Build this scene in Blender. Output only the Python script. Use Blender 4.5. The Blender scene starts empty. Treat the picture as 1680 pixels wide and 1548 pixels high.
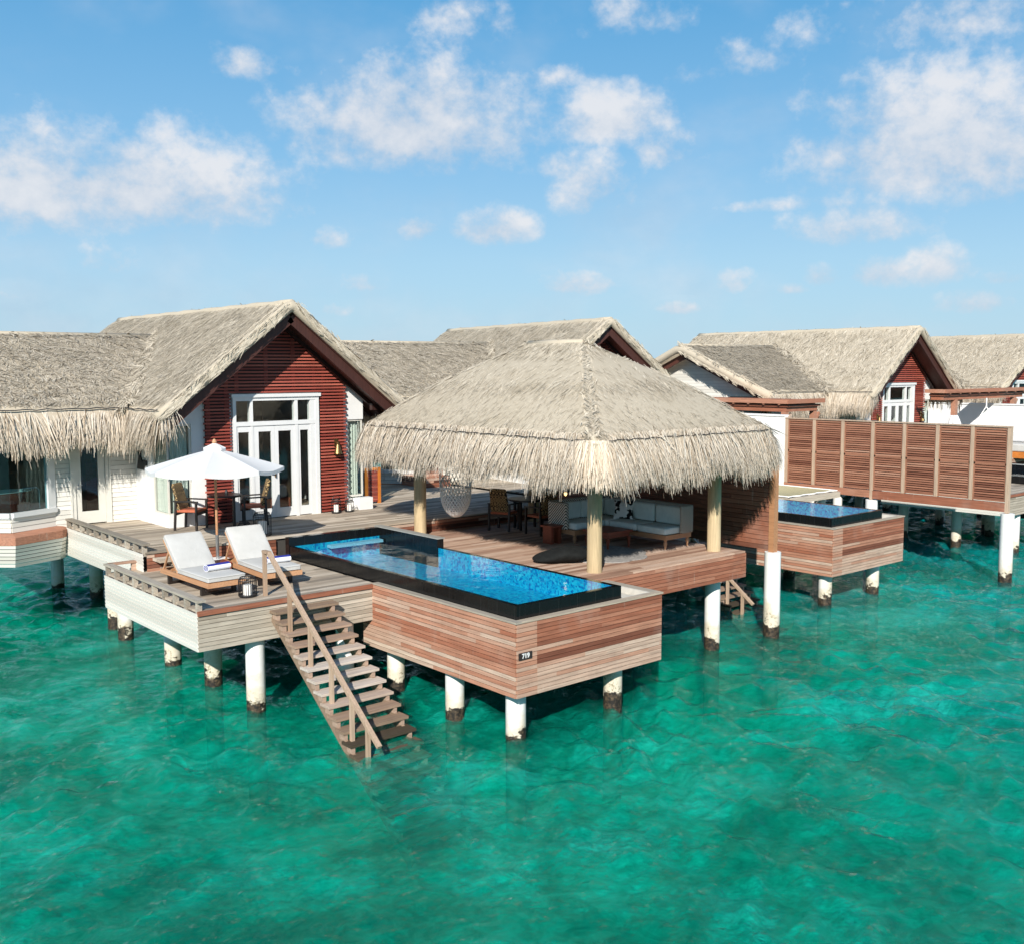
import bpy, bmesh, math, random
import numpy as np
from mathutils import Vector, Matrix
random.seed(7); RNG = np.random.default_rng(7)
SC = bpy.context.scene
C = SC.collection
R = math.radians

# ------------------------------------------------------------------ camera
CF, CPITCH, CROLL, CYAW = 1692.34, 0.09593, -0.0022, 0.863638
CPOS = Vector((-10.1888, -11.7958, 5.9236))
fw = Vector((math.cos(CYAW)*math.cos(CPITCH), math.sin(CYAW)*math.cos(CPITCH), -math.sin(CPITCH)))
rt = Vector((math.sin(CYAW), -math.cos(CYAW), 0)); up = rt.cross(fw)
rt2 = rt*math.cos(CROLL)+up*math.sin(CROLL); up2 = -rt*math.sin(CROLL)+up*math.cos(CROLL)
cam = bpy.data.cameras.new("camera"); camo = bpy.data.objects.new("camera", cam); C.objects.link(camo)
camo.matrix_world = Matrix(((rt2.x, up2.x, -fw.x, CPOS.x), (rt2.y, up2.y, -fw.y, CPOS.y), (rt2.z, up2.z, -fw.z, CPOS.z), (0, 0, 0, 1)))
cam.sensor_width = 36; cam.lens = 36*CF/1680; cam.shift_x = 0.00186; cam.shift_y = -0.0033
cam.clip_start = 0.1; cam.clip_end = 6000
SC.camera = camo

def ray_dir(px, py):
    """direction in the world of a place in the sky (used to set the clouds' bearings)"""
    return (fw*CF + rt2*(px-836.9) + up2*(768.5-py)).normalized()

# ------------------------------------------------------------------ light
SUN_AZ, SUN_EL = R(42), R(30.5)           # direction the light travels (from +x), elevation
S_DIR = Vector((math.cos(SUN_AZ)*math.cos(SUN_EL), math.sin(SUN_AZ)*math.cos(SUN_EL), -math.sin(SUN_EL)))
sun = bpy.data.lights.new("sun", 'SUN'); suno = bpy.data.objects.new("sun", sun); C.objects.link(suno)
sun.energy = 5.0; sun.angle = R(0.5); sun.color = (1, 0.95, 0.87)
suno.rotation_euler = S_DIR.to_track_quat('-Z', 'Y').to_euler()
SC.view_settings.view_transform = 'Standard'; SC.view_settings.look = 'None'
SC.view_settings.exposure = 0.4; SC.view_settings.gamma = 1
SC.view_settings.use_curve_mapping = False

world = bpy.data.worlds.new("World"); SC.world = world; world.use_nodes = True
def build_world():
    nt = world.node_tree; N = nt.nodes; Lk = nt.links; N.clear()
    def n(t, **k):
        x = N.new(t)
        for a, b in k.items(): setattr(x, a, b)
        return x
    def m(op, a, b=None, c=None, clamp=False):
        x = n('ShaderNodeMath', operation=op, use_clamp=clamp)
        for i, v in enumerate((a, b, c)):
            if v is None: continue
            if isinstance(v, (int, float)): x.inputs[i].default_value = v
            else: Lk.new(v, x.inputs[i])
        return x.outputs[0]
    def vm(op, a, b):
        x = n('ShaderNodeVectorMath', operation=op)
        for i, v in enumerate((a, b)):
            if isinstance(v, (tuple, Vector)): x.inputs[i].default_value = v
            else: Lk.new(v, x.inputs[i])
        return x
    tc = n('ShaderNodeTexCoord'); D = tc.outputs['Generated']
    sky = n('ShaderNodeTexSky', sky_type='NISHITA', sun_disc=False, sun_elevation=SUN_EL, sun_rotation=R(228))
    sky.air_density = 1.0; sky.dust_density = 0.6; sky.ozone_density = 2.2
    bg = n('ShaderNodeBackground'); bg.inputs['Strength'].default_value = 0.088
    out = n('ShaderNodeOutputWorld')
    hsv = n('ShaderNodeHueSaturation'); hsv.inputs['Saturation'].default_value = 1.28; hsv.inputs['Value'].default_value = 1.12
    tin = n('ShaderNodeMix', data_type='RGBA', blend_type='MULTIPLY'); tin.inputs['Factor'].default_value = 1.; tin.inputs['B'].default_value = (.80, 1.07, 1.02, 1)
    Lk.new(sky.outputs[0], tin.inputs['A']); Lk.new(tin.outputs['Result'], hsv.inputs['Color'])
    # noise fields on the sky sphere
    def noise(scale, det, rough, sz=1.0, off=(0, 0, 0)):
        mp = n('ShaderNodeMapping'); mp.inputs['Scale'].default_value = (1, 1, sz); mp.inputs['Location'].default_value = off
        Lk.new(D, mp.inputs['Vector'])
        x = n('ShaderNodeTexNoise'); x.inputs['Scale'].default_value = scale; x.inputs['Detail'].default_value = det; x.inputs['Roughness'].default_value = rough
        Lk.new(mp.outputs[0], x.inputs['Vector']); return x.outputs['Fac']
    n1 = noise(11, 7, 0.6, 1.35); n2 = noise(34, 5, 0.6, 1.2, (3, 1, 2)); n3 = noise(5, 5, 0.55, 1.6, (7, 3, 1))
    n4 = noise(85, 4, 0.6, 1.1, (2, 9, 4))
    bump = m('ADD', m('ADD', m('MULTIPLY', m('SUBTRACT', n1, 0.5), 2.7), m('MULTIPLY', m('SUBTRACT', n2, 0.5), 2.1)), m('MULTIPLY', m('SUBTRACT', n4, 0.5), 0.6))
    # cumulus, one bearing each: centre x,y, half width, half height, weight
    CL = [(210, 305, 230, 92, 1.0), (60, 300, 150, 105, .9), (330, 320, 110, 60, .8), (680, 205, 195, 105, 1.05), (660, 135, 90, 60, .7), (560, 200, 60, 70, .6),
          (800, 235, 80, 45, .7), (1010, 200, 100, 55, .85), (1090, 250, 75, 45, .6), (985, 315, 80, 70, .8), (930, 275, 60, 35, .5),
          (813, 377, 70, 36, .95), (687, 377, 40, 30, .8), (598, 470, 48, 24, .6), (1560, 235, 200, 115, 1.0), (1450, 230, 130, 120, .8), (1400, 160, 120, 60, .45),
          (1650, 250, 90, 110, .8), (1400, 375, 110, 42, .7), (1450, 450, 62, 30, .85), (1530, 440, 60, 40, .8), (1350, 455, 34, 24, .75), (1298, 476, 30, 14, .6), (1600, 498, 60, 26, .7),
          (945, 468, 70, 26, .75), (1115, 507, 45, 18, .65), (400, 108, 75, 38, .5), (540, 395, 40, 26, .5), (175, 435, 70, 42, .4), (1200, 465, 40, 30, .5), (1650, 458, 40, 16, .6),
          (800, 40, 150, 70, .3), (1040, 30, 110, 60, .33), (1210, 110, 130, 55, .32), (1560, 30, 260, 70, .42), (30, 490, 60, 26, .4), (905, 130, 60, 30, .3), (1340, 335, 200, 16, .3), (540, 510, 60, 20, .3)]
    best = None; lit = None; wsum = None
    for (x, y, a, b, w) in CL:
        c = ray_dir(x, y); cr = Vector((c.y, -c.x, 0)).normalized(); cu = cr.cross(c)
        ru = cr*(CF/(a*1.12)); rv = cu*(CF/(b*1.12))
        u = vm('DOT_PRODUCT', D, tuple(ru)).outputs['Value']; v = vm('DOT_PRODUCT', D, tuple(rv)).outputs['Value']
        f = vm('DOT_PRODUCT', D, tuple(c)).outputs['Value']
        # flat-bottomed: lower half is squeezed
        v2 = m('MULTIPLY', v, m('ADD', 1.0, m('MULTIPLY', m('LESS_THAN', v, 0.0), 0.55)))
        r2 = m('ADD', m('MULTIPLY', u, u), m('MULTIPLY', v2, v2))
        k = m('SUBTRACT', w, m('MULTIPLY', r2, 1.0))
        k = m('SUBTRACT', k, m('MULTIPLY', m('LESS_THAN', f, 0.5), 9.0))
        wk = m('MAXIMUM', m('ADD', k, 0.7), 0.0); lv = m('MULTIPLY', m('ADD', v, 0.85), wk)
        best = k if best is None else m('SMOOTH_MAX', best, k, 0.35)
        lit = lv if lit is None else m('ADD', lit, lv)
        wsum = wk if wsum is None else m('ADD', wsum, wk)
    lit = m('DIVIDE', m('ADD', lit, 0.25), m('ADD', wsum, 0.35))
    dens = m('ADD', best, bump)
    mr = n('ShaderNodeMapRange', interpolation_type='SMOOTHSTEP'); mr.inputs['From Min'].default_value = -0.22; mr.inputs['From Max'].default_value = 1.25
    Lk.new(dens, mr.inputs['Value'])
    core = mr.outputs[0]
    # thin veil
    mv = n('ShaderNodeMapRange', interpolation_type='SMOOTHSTEP'); mv.inputs['From Min'].default_value = 0.47; mv.inputs['From Max'].default_value = 0.80; mv.inputs['To Max'].default_value = 0.38
    Lk.new(n3, mv.inputs['Value'])
    alpha = m('MAXIMUM', m('MULTIPLY', core, 0.88), mv.outputs[0])
    sh = m('ADD', m('ADD', m('MULTIPLY', lit, 0.48), m('MULTIPLY', m('SUBTRACT', n1, 0.46), 2.0)), m('MULTIPLY', m('SUBTRACT', n2, 0.5), 1.3), clamp=True)
    cc = n('ShaderNodeMix', data_type='RGBA'); cc.inputs['A'].default_value = (4.3, 5.1, 6.2, 1); cc.inputs['B'].default_value = (7.3, 7.3, 7.5, 1)
    Lk.new(sh, cc.inputs['Factor'])
    # clear tropical air: pale at the horizon, deep blue overhead
    sep = n('ShaderNodeSeparateXYZ'); Lk.new(D, sep.inputs[0])
    gr = n('ShaderNodeValToRGB'); e = gr.color_ramp.elements
    stops = [(0.0, (.47, .64, .81)), (.10, (.40, .61, .82)), (.20, (.25, .50, .78)), (.34, (.11, .365, .68)), (.7, (.03, .16, .38)), (1, (.02, .12, .30))]
    while len(e) < len(stops): e.new(.5)
    for el, (p, c) in zip(e, stops): el.position = p; el.color = (*c, 1)
    Lk.new(sep.outputs['Z'], gr.inputs[0])
    gs = n('ShaderNodeVectorMath', operation='SCALE'); Lk.new(gr.outputs[0], gs.inputs[0]); gs.inputs['Scale'].default_value = 9.0
    mh = n('ShaderNodeMix', data_type='RGBA'); mh.inputs['Factor'].default_value = .88
    Lk.new(hsv.outputs[0], mh.inputs['A']); Lk.new(gs.outputs[0], mh.inputs['B'])
    mx = n('ShaderNodeMix', data_type='RGBA'); Lk.new(alpha, mx.inputs['Factor']); Lk.new(mh.outputs['Result'], mx.inputs['A']); Lk.new(cc.outputs['Result'], mx.inputs['B'])
    Lk.new(mx.outputs['Result'], bg.inputs['Color']); Lk.new(bg.outputs[0], out.inputs[0])
build_world()
SC.cycles.max_bounces = 8; SC.cycles.transparent_max_bounces = 12; SC.cycles.caustics_reflective = False; SC.cycles.caustics_refractive = False
SC.cycles.use_denoising = True
SC.cycles.sample_clamp_indirect = 6

# ------------------------------------------------------------------ materials
class NT:
    def __init__(s, name):
        s.mat = bpy.data.materials.new(name); s.mat.use_nodes = True; s.nt = s.mat.node_tree; s.N = s.nt.nodes; s.L = s.nt.links; s.N.clear()
        s.out = s.N.new('ShaderNodeOutputMaterial')
    def n(s, t, **k):
        x = s.N.new(t)
        for a, b in k.items(): setattr(x, a, b)
        return x
    def set(s, sock, v):
        if v is None: return
        if isinstance(v, bpy.types.NodeSocket): s.L.new(v, sock)
        else: sock.default_value = v
    def m(s, op, a, b=None, c=None, clamp=False):
        x = s.n('ShaderNodeMath', operation=op, use_clamp=clamp)
        for i, v in enumerate((a, b, c)): s.set(x.inputs[i], v)
        return x.outputs[0]
    def mix(s, f, a, b, blend='MIX'):
        x = s.n('ShaderNodeMix', data_type='RGBA', blend_type=blend)
        s.set(x.inputs['Factor'], f); s.set(x.inputs['A'], a); s.set(x.inputs['B'], b); return x.outputs['Result']
    def attr(s, name='rnd'): return s.n('ShaderNodeAttribute', attribute_name=name).outputs['Fac']
    def coord(s, scale=(1, 1, 1), loc=(0, 0, 0), rot=(0, 0, 0), which='Object', vec=None):
        mp = s.n('ShaderNodeMapping'); mp.inputs['Scale'].default_value = scale; mp.inputs['Location'].default_value = loc; mp.inputs['Rotation'].default_value = rot
        if vec is None: vec = s.n('ShaderNodeTexCoord').outputs[which]
        s.L.new(vec, mp.inputs['Vector']); return mp.outputs[0]
    def noise(s, vec, scale, det=3, rough=.55, dist=0):
        x = s.n('ShaderNodeTexNoise'); x.inputs['Scale'].default_value = scale; x.inputs['Detail'].default_value = det; x.inputs['Roughness'].default_value = rough; x.inputs['Distortion'].default_value = dist
        s.L.new(vec, x.inputs['Vector']); return x.outputs['Fac']
    def ramp(s, f, stops, interp='LINEAR'):
        x = s.n('ShaderNodeValToRGB'); x.color_ramp.interpolation = interp; e = x.color_ramp.elements
        while len(e) < len(stops): e.new(0.5)
        for el, (p, c) in zip(e, stops): el.position = p; el.color = tuple(c)+(1,) if len(c) == 3 else c
        s.set(x.inputs[0], f); return x.outputs[0]
    def mr(s, v, a, b, c=0., d=1., smooth=False):
        x = s.n('ShaderNodeMapRange')
        if smooth: x.interpolation_type = 'SMOOTHSTEP'
        s.set(x.inputs['Value'], v)
        for k, q in (('From Min', a), ('From Max', b), ('To Min', c), ('To Max', d)): x.inputs[k].default_value = q
        return x.outputs[0]
    def bump(s, h, strength=.3, dist=.02, normal=None):
        x = s.n('ShaderNodeBump'); x.inputs['Strength'].default_value = strength; x.inputs['Distance'].default_value = dist
        s.L.new(h, x.inputs['Height'])
        if normal is not None: s.L.new(normal, x.inputs['Normal'])
        return x.outputs[0]
    def schlick(s, nrm=None, f0=.02):
        g = s.n('ShaderNodeNewGeometry'); d = s.n('ShaderNodeVectorMath', operation='DOT_PRODUCT')
        s.L.new(nrm if nrm is not None else g.outputs['Normal'], d.inputs[0]); s.L.new(g.outputs['Incoming'], d.inputs[1])
        k = s.m('SUBTRACT', 1., s.m('ABSOLUTE', d.outputs['Value']), clamp=True)
        return s.m('ADD', s.m('MULTIPLY', s.m('POWER', k, 5.), 1-f0), f0)
    def bsdf(s, col, rough=.6, normal=None, spec=.5, metal=0., coat=0.):
        x = s.n('ShaderNodeBsdfPrincipled'); s.set(x.inputs['Base Color'], col); s.set(x.inputs['Roughness'], rough); s.set(x.inputs['Normal'], normal)
        x.inputs['Specular IOR Level'].default_value = spec; x.inputs['Metallic'].default_value = metal; x.inputs['Coat Weight'].default_value = coat
        s.L.new(x.outputs[0], s.out.inputs[0]); return x

def mk_wood(name, stops, grain='x', rough=.7, contrast=.45, blotch=.35, blotch_col=(.1, .075, .055), drips=False):
    t = NT(name); r = t.attr()
    sc = {'x': (1.2, 22, 22), 'y': (22, 1.2, 22), 'z': (22, 22, 1.2)}[grain]
    cv = t.coord(sc)
    off = t.n('ShaderNodeVectorMath', operation='ADD'); t.L.new(cv, off.inputs[0])
    cmb = t.n('ShaderNodeCombineXYZ'); t.set(cmb.inputs[0], t.m('MULTIPLY', r, 37.)); t.set(cmb.inputs[1], t.m('MULTIPLY', r, 91.)); t.L.new(cmb.outputs[0], off.inputs[1])
    g = t.noise(off.outputs[0], 1.6, 4, .6)
    base = t.ramp(r, stops)
    k = t.mr(g, .25, .75, 1-contrast, 1+contrast*.6)
    c = t.mix(1., base, t.n('ShaderNodeCombineColor').outputs[0], 'MULTIPLY')
    cc = c.node; comb = t.n('ShaderNodeCombineColor')
    for i in range(3): t.set(comb.inputs[i], k)
    t.L.new(comb.outputs[0], cc.inputs['B'])
    b = t.noise(t.coord((1, 1, 1)), 1.7, 5, .65)
    c2 = t.mix(t.mr(b, .5, .78, 0, blotch, True), c, blotch_col+(1,))
    if drips:
        dv = t.noise(t.coord((15, 15, 1.1)), 1., 3, .6); dm = t.noise(t.coord((1, 1, 1), (4, 1, 2)), 1.1, 2)
        c2 = t.mix(t.m('MULTIPLY', t.mr(dv, .60, .74, 0, 1, True), t.mr(dm, .5, .68, 0, .5, True)), c2, (.62, .56, .48, 1))
        wv = t.noise(t.coord((.7, .7, .5), (8, 3, 5)), 1.3, 4, .6); c2 = t.mix(t.mr(wv, .5, .78, 0, .26, True), c2, t.mix(g, (.40, .335, .28, 1), (.55, .47, .40, 1)))
    t.bsdf(c2, rough, t.bump(g, .25, .004), .35); return t.mat

M = {}
M['deck'] = mk_wood('weathered_deck', [(0, (.24, .20, .155)), (.35, (.39, .32, .245)), (.7, (.51, .43, .335)), (1, (.60, .52, .425))], 'x', .8, .38, .3, (.2, .165, .125))
M['deck_y'] = mk_wood('weathered_rail', [(0, (.24, .21, .17)), (.5, (.36, .315, .255)), (1, (.46, .41, .34))], 'y', .8, .35, .25, (.2, .17, .13))
M['deck_red'] = mk_wood('pavilion_decking', [(0, (.30, .17, .115)), (.4, (.44, .28, .20)), (.75, (.55, .38, .28)), (1, (.62, .46, .36))], 'x', .75, .35, .25, (.25, .14, .09))
RED = [(0, (.075, .027, .016)), (.18, (.20, .07, .04)), (.4, (.34, .125, .07)), (.65, (.45, .225, .145)), (1, (.55, .43, .335))]
M['clad_x'] = mk_wood('red_cladding_across', RED, 'x', .72, .4, .3, (.12, .06, .04), True)
M['clad_y'] = mk_wood('red_cladding_along', RED, 'y', .72, .4, .3, (.14, .075, .05), True)
M['grey_clad'] = mk_wood('bleached_cladding', [(0, (.27, .22, .165)), (.5, (.43, .37, .295)), (1, (.56, .49, .40))], 'x', .8, .35, .3, (.22, .17, .12))
M['louvre_red'] = mk_wood('dark_red_slat', [(0, (.23, .043, .03)), (.5, (.34, .072, .05)), (1, (.46, .125, .085))], 'x', .6, .3, .15, (.05, .008, .006))
M['dark_wood'] = mk_wood('dark_roof_timber', [(0, (.03, .012, .01)), (.5, (.055, .02, .015)), (1, (.09, .032, .023))], 'z', .55, .3, .15, (.02, .01, .008))
M['screen'] = mk_wood('screen_slat', [(0, (.17, .065, .038)), (.5, (.31, .14, .085)), (1, (.44, .265, .185))], 'y', .65, .3, .2, (.1, .045, .03))
M['teak'] = mk_wood('teak', [(0, (.42, .21, .105)), (1, (.56, .31, .17))], 'y', .5, .25, .1, (.3, .14, .07))
M['teak_pale'] = mk_wood('pale_timber', [(0, (.36, .245, .165)), (1, (.50, .37, .27))], 'z', .65, .3, .2, (.3, .2, .13))
M['mahogany'] = mk_wood('red_table_timber', [(0, (.17, .035, .018)), (1, (.26, .06, .03))], 'x', .4, .3, .15, (.09, .02, .01))
M['post'] = mk_wood('peeled_log', [(0, (.44, .33, .185)), (1, (.56, .44, .27))], 'z', .7, .3, .45, (.3, .235, .12))
M['step'] = mk_wood('stair_timber', [(0, (.06, .045, .028)), (.2, (.17, .125, .08)), (.5, (.37, .25, .18)), (.8, (.52, .43, .36)), (1, (.62, .56, .5))], 'x', .75, .35, .3, (.14, .09, .065))

def simple(name, col, rough=.6, noise_amt=.12, nscale=6, spec=.5, metal=0., bump=0., coat=0., bscale=60):
    t = NT(name); b = t.noise(t.coord(), nscale, 4, .6)
    dark = tuple(c*(1-noise_amt) for c in col)+(1,); lite = tuple(min(1, c*(1+noise_amt)) for c in col)+(1,)
    c = t.mix(t.mr(b, .3, .7), dark, lite)
    nrm = t.bump(t.noise(t.coord(), bscale, 3), bump, .004) if bump else None
    t.bsdf(c, rough, nrm, spec, metal, coat); return t.mat
M['white'] = simple('white_plaster', (.74, .74, .73), .7, .04, 3, .3, 0, .08)
def mk_siding():
    t = NT('white_painted_board'); r = t.attr(); b = t.noise(t.coord((1, 1, 3)), 2.2, 5, .65); f = t.noise(t.coord((30, 30, 90)), 1, 3)
    c = t.ramp(r, [(0, (.62, .59, .53)), (.5, (.70, .67, .605)), (1, (.76, .73, .67))])
    c = t.mix(t.mr(b, .55, .85, 0, .25, True), c, (.55, .51, .43, 1))
    t.bsdf(c, .6, t.bump(f, .05, .002), .4); return t.mat
M['siding'] = mk_siding()
M['cream'] = simple('cream_paint', (.66, .635, .57), .5, .03, 4)
M['frame_white'] = simple('white_gloss_paint', (.70, .70, .69), .35, .03, 5)
M['dark_metal'] = simple('black_metal', (.012, .012, .013), .45, .2, 20)
M['brass'] = simple('old_brass', (.25, .16, .07), .35, .2, 20, .5, .9)
M['steel'] = simple('brushed_steel', (.55, .55, .55), .3, .1, 20, .5, .9)
M['black_tile'] = None
def mk_cushion():
    t = NT('creased_cushion_cloth'); v = t.coord(); f = t.noise(t.coord((1, 1.6, 1)), 5, 5, .65, 1.2); wv = t.noise(v, 240, 2)
    c = t.mix(t.mr(t.noise(v, 2.3, 3), .35, .7), (.47, .46, .435, 1), (.54, .53, .505, 1))
    h = t.m('ADD', t.m('MULTIPLY', f, 1.), t.m('MULTIPLY', wv, .03)); t.bsdf(c, .92, t.bump(h, .35, .03), .2); return t.mat
M['cushion'] = mk_cushion()
M['piping'] = simple('cushion_piping', (.46, .45, .43), .9, .05)
M['white_fabric'] = simple('white_canvas', (.60, .60, .61), .85, .03, 6, .2, 0, .12, 0, 150)
def mk_canopy():
    t = NT('parasol_cloth'); d = t.n('ShaderNodeBsdfDiffuse'); d.inputs[0].default_value = (.86, .86, .86, 1); tl = t.n('ShaderNodeBsdfTranslucent'); tl.inputs[0].default_value = (.8, .79, .76, 1)
    nb = t.bump(t.noise(t.coord(), 3.5, 4, .6), .25, .03); t.L.new(nb, d.inputs['Normal']); mx = t.n('ShaderNodeMixShader'); mx.inputs[0].default_value = .32; t.L.new(d.outputs[0], mx.inputs[1]); t.L.new(tl.outputs[0], mx.inputs[2]); t.L.new(mx.outputs[0], t.out.inputs[0]); return t.mat
M['canopy'] = mk_canopy()
M['aqua_fabric'] = simple('grey_green_fabric', (.66, .73, .70), .9, .06, 8, .2, 0, .15, 0, 220)
M['black_fabric'] = simple('black_fabric', (.012, .013, .013), .95, .25, 12, .15, 0, .3, 0, 120)
M['rope'] = simple('cream_rope', (.88, .87, .83), .9, .1, 30, .2, 0, .4, 0, 160)
M['dark_paint'] = simple('black_brown_timber', (.018, .013, .011), .4, .2, 12)
M['terracotta'] = simple('terracotta_seat', (.42, .11, .05), .7, .1, 12)
M['candle'] = simple('candle_wax', (.85, .82, .76), .5, .03, 10)
M['curtain'] = None
M['room'] = simple('room_wall', (.33, .31, .28), .8, .05)
M['room_floor'] = simple('room_floor', (.22, .16, .11), .5, .2, 4)
M['rug'] = simple('grey_rug', (.33, .31, .29), .95, .25, 14, .1, 0, .6, 0, 90)
M['concrete'] = simple('pale_render', (.55, .52, .46), .8, .15, 5)
M['tub'] = simple('copper_red_enamel', (.22, .035, .02), .15, .2, 4, .6, 0, 0, .4)
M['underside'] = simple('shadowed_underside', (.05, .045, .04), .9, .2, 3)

def mk_black_tile():
    t = NT('black_stone_tile'); br = t.n('ShaderNodeTexBrick'); br.offset = 0
    br.inputs['Color1'].default_value = (.005, .0055, .006, 1); br.inputs['Color2'].default_value = (.007, .0075, .008, 1); br.inputs['Mortar'].default_value = (.018, .018, .018, 1)
    br.inputs['Scale'].default_value = 1; br.inputs['Mortar Size'].default_value = .004; br.inputs['Brick Width'].default_value = .42; br.inputs['Row Height'].default_value = 5
    sep = t.n('ShaderNodeSeparateXYZ'); t.L.new(t.n('ShaderNodeTexCoord').outputs['Object'], sep.inputs[0])
    cb = t.n('ShaderNodeCombineXYZ'); t.set(cb.inputs[0], t.m('ADD', sep.outputs[0], sep.outputs[1])); t.set(cb.inputs[1], t.m('ADD', sep.outputs[2], .5))
    t.L.new(cb.outputs[0], br.inputs['Vector'])
    st = t.noise(t.coord((9, 9, 1)), 1.4, 5, .7)
    c = t.mix(t.mr(st, .66, .85, 0, .2, True), br.outputs[0], (.06, .06, .06, 1))
    t.bsdf(c, t.mr(st, .4, .8, .12, .4), None, .35); return t.mat
M['black_tile'] = mk_black_tile()
M['curb_top'] = simple('grey_stone_coping', (.30, .29, .26), .7, .15, 9, .3)

def mk_curtain():
    t = NT('pale_curtain'); v = t.coord((1, 1, .05)); w = t.noise(v, 14, 2)
    c = t.mix(w, (.50, .54, .48, 1), (.80, .82, .75, 1)); t.bsdf(c, .9, t.bump(w, .6, .03), .1); return t.mat
M['curtain'] = mk_curtain()

def mk_pattern(name, c1, c2, sc=30):
    t = NT(name); v = t.coord((1, 1, 1)); vo = t.n('ShaderNodeTexVoronoi', feature='F1'); vo.inputs['Scale'].default_value = sc; vo.inputs['Randomness'].default_value = .15; t.L.new(v, vo.inputs['Vector'])
    ring = t.m('PINGPONG', t.m('MULTIPLY', vo.outputs['Distance'], 3.2), .5)
    t.bsdf(t.mix(t.mr(ring, .2, .3), c1+(1,), c2+(1,)), .85, None, .2); return t.mat
M['chair_pattern'] = mk_pattern('ring_patterned_fabric', (.025, .018, .013), (.40, .275, .13), 11)
def mk_cow():
    t = NT('black_and_white_hide'); nn = t.noise(t.coord((1, 1, 1)), 7, 2, .4)
    t.bsdf(t.ramp(nn, [(0, (.015, .014, .013)), (.5, (.015, .014, .013)), (.53, (.72, .70, .66)), (1, (.75, .73, .7))]), .95, None, .1); return t.mat
M['cow'] = mk_cow()
def mk_towel():
    t = NT('striped_towel'); r = t.attr()
    t.bsdf(t.ramp(r, [(0, (.8, .8, .82)), (.5, (.8, .8, .82)), (.52, (.025, .03, .2)), (1, (.03, .04, .25))], 'CONSTANT'), .95, t.bump(t.noise(t.coord(), 180), .3, .004), .1); return t.mat
M['towel'] = mk_towel()
def mk_weave():
    t = NT('banded_rope_weave'); v = t.coord((1, 1, 1)); sep = t.n('ShaderNodeSeparateXYZ'); t.L.new(v, sep.inputs[0])
    s_ = t.m('ADD', t.m('ADD', sep.outputs[0], sep.outputs[1]), t.m('MULTIPLY', sep.outputs[2], 1.0))
    w = t.m('FRACT', t.m('MULTIPLY', s_, 15.)); t.bsdf(t.mix(t.m('GREATER_THAN', w, .45), (.04, .035, .03, 1), (.62, .58, .5, 1)), .85, None, .2); return t.mat
M['weave'] = mk_weave()

def mk_pile():
    t = NT('white_concrete_pile'); v = t.n('ShaderNodeTexCoord').outputs['Object']
    geo = t.n('ShaderNodeNewGeometry'); sp = t.n('ShaderNodeSeparateXYZ'); t.L.new(geo.outputs['Position'], sp.inputs[0]); z = sp.outputs[2]
    a = t.noise(t.coord((1, 1, 1.6), vec=geo.outputs['Position']), 3.4, 4, .6); b = t.noise(t.coord((1, 1, 1), (3, 3, 3), vec=geo.outputs['Position']), 17, 4, .7); big = t.noise(t.coord((1, 1, .2), (9, 2, 5), vec=geo.outputs['Position']), .9, 2, .5)
    c = t.mix(t.mr(b, .3, .8), (.74, .73, .70, 1), (.80, .80, .78, 1))
    h1 = t.m('ADD', t.m('ADD', z, t.m('MULTIPLY', t.m('SUBTRACT', a, .5), .9)), t.m('MULTIPLY', t.m('SUBTRACT', big, .5), 1.6))
    c = t.mix(t.mr(h1, .75, .35, 0, .55, True), c, (.55, .42, .22, 1))            # rust and algae tide mark
    c = t.mix(t.m('MULTIPLY', t.mr(h1, .48, .22, 0, 1, True), t.mr(b, .5, .62, 0, .75, True)), c, (.16, .13, .06, 1))
    h2 = t.m('ADD', t.m('ADD', z, t.m('MULTIPLY', t.m('SUBTRACT', a, .5), .75)), t.m('MULTIPLY', t.m('SUBTRACT', big, .5), .7))
    c = t.mix(t.mr(h2, .25, .20, 0, 1, True), c, t.mix(t.mr(b, .45, .7), (.014, .011, .009, 1), (.13, .09, .055, 1)))
    c = t.mix(t.mr(z, -.02, -.12, 0, 1, True), c, t.mix(a, (.02, .09, .055, 1), (.07, .20, .13, 1)))
    t.bsdf(c, .6, t.bump(b, .2, .01), .4); return t.mat
M['pile'] = mk_pile()

def mk_thatch(name, stops, patch=(.2, .17, .12), patch_amt=.5):
    t = NT(name); r = t.attr(); v = t.coord((1, 1, 1))
    p = t.noise(v, .9, 5, .65); f = t.noise(t.coord((60, 60, 14)), 1.0, 3, .6)
    k = t.m('ADD', r, t.m('MULTIPLY', t.m('SUBTRACT', f, .5), .35), clamp=True)
    c = t.ramp(k, stops)
    c = t.mix(t.mr(p, .46, .74, 0, patch_amt, True), c, t.mix(k, tuple(x*.55 for x in patch)+(1,), tuple(min(1, x*1.5) for x in patch)+(1,)))
    t.bsdf(c, .85, t.bump(f, .5, .02), .12); return t.mat
M['thatch'] = mk_thatch('weathered_thatch', [(0, (.15, .122, .086)), (.2, (.385, .33, .25)), (.6, (.585, .51, .40)), (1, (.75, .675, .55))], (.44, .37, .27), .45)
M['fringe'] = mk_thatch('pale_straw', [(0, (.26, .195, .135)), (.2, (.51, .425, .325)), (.55, (.655, .57, .465)), (1, (.76, .68, .58))], (.58, .45, .32), .3)

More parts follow.
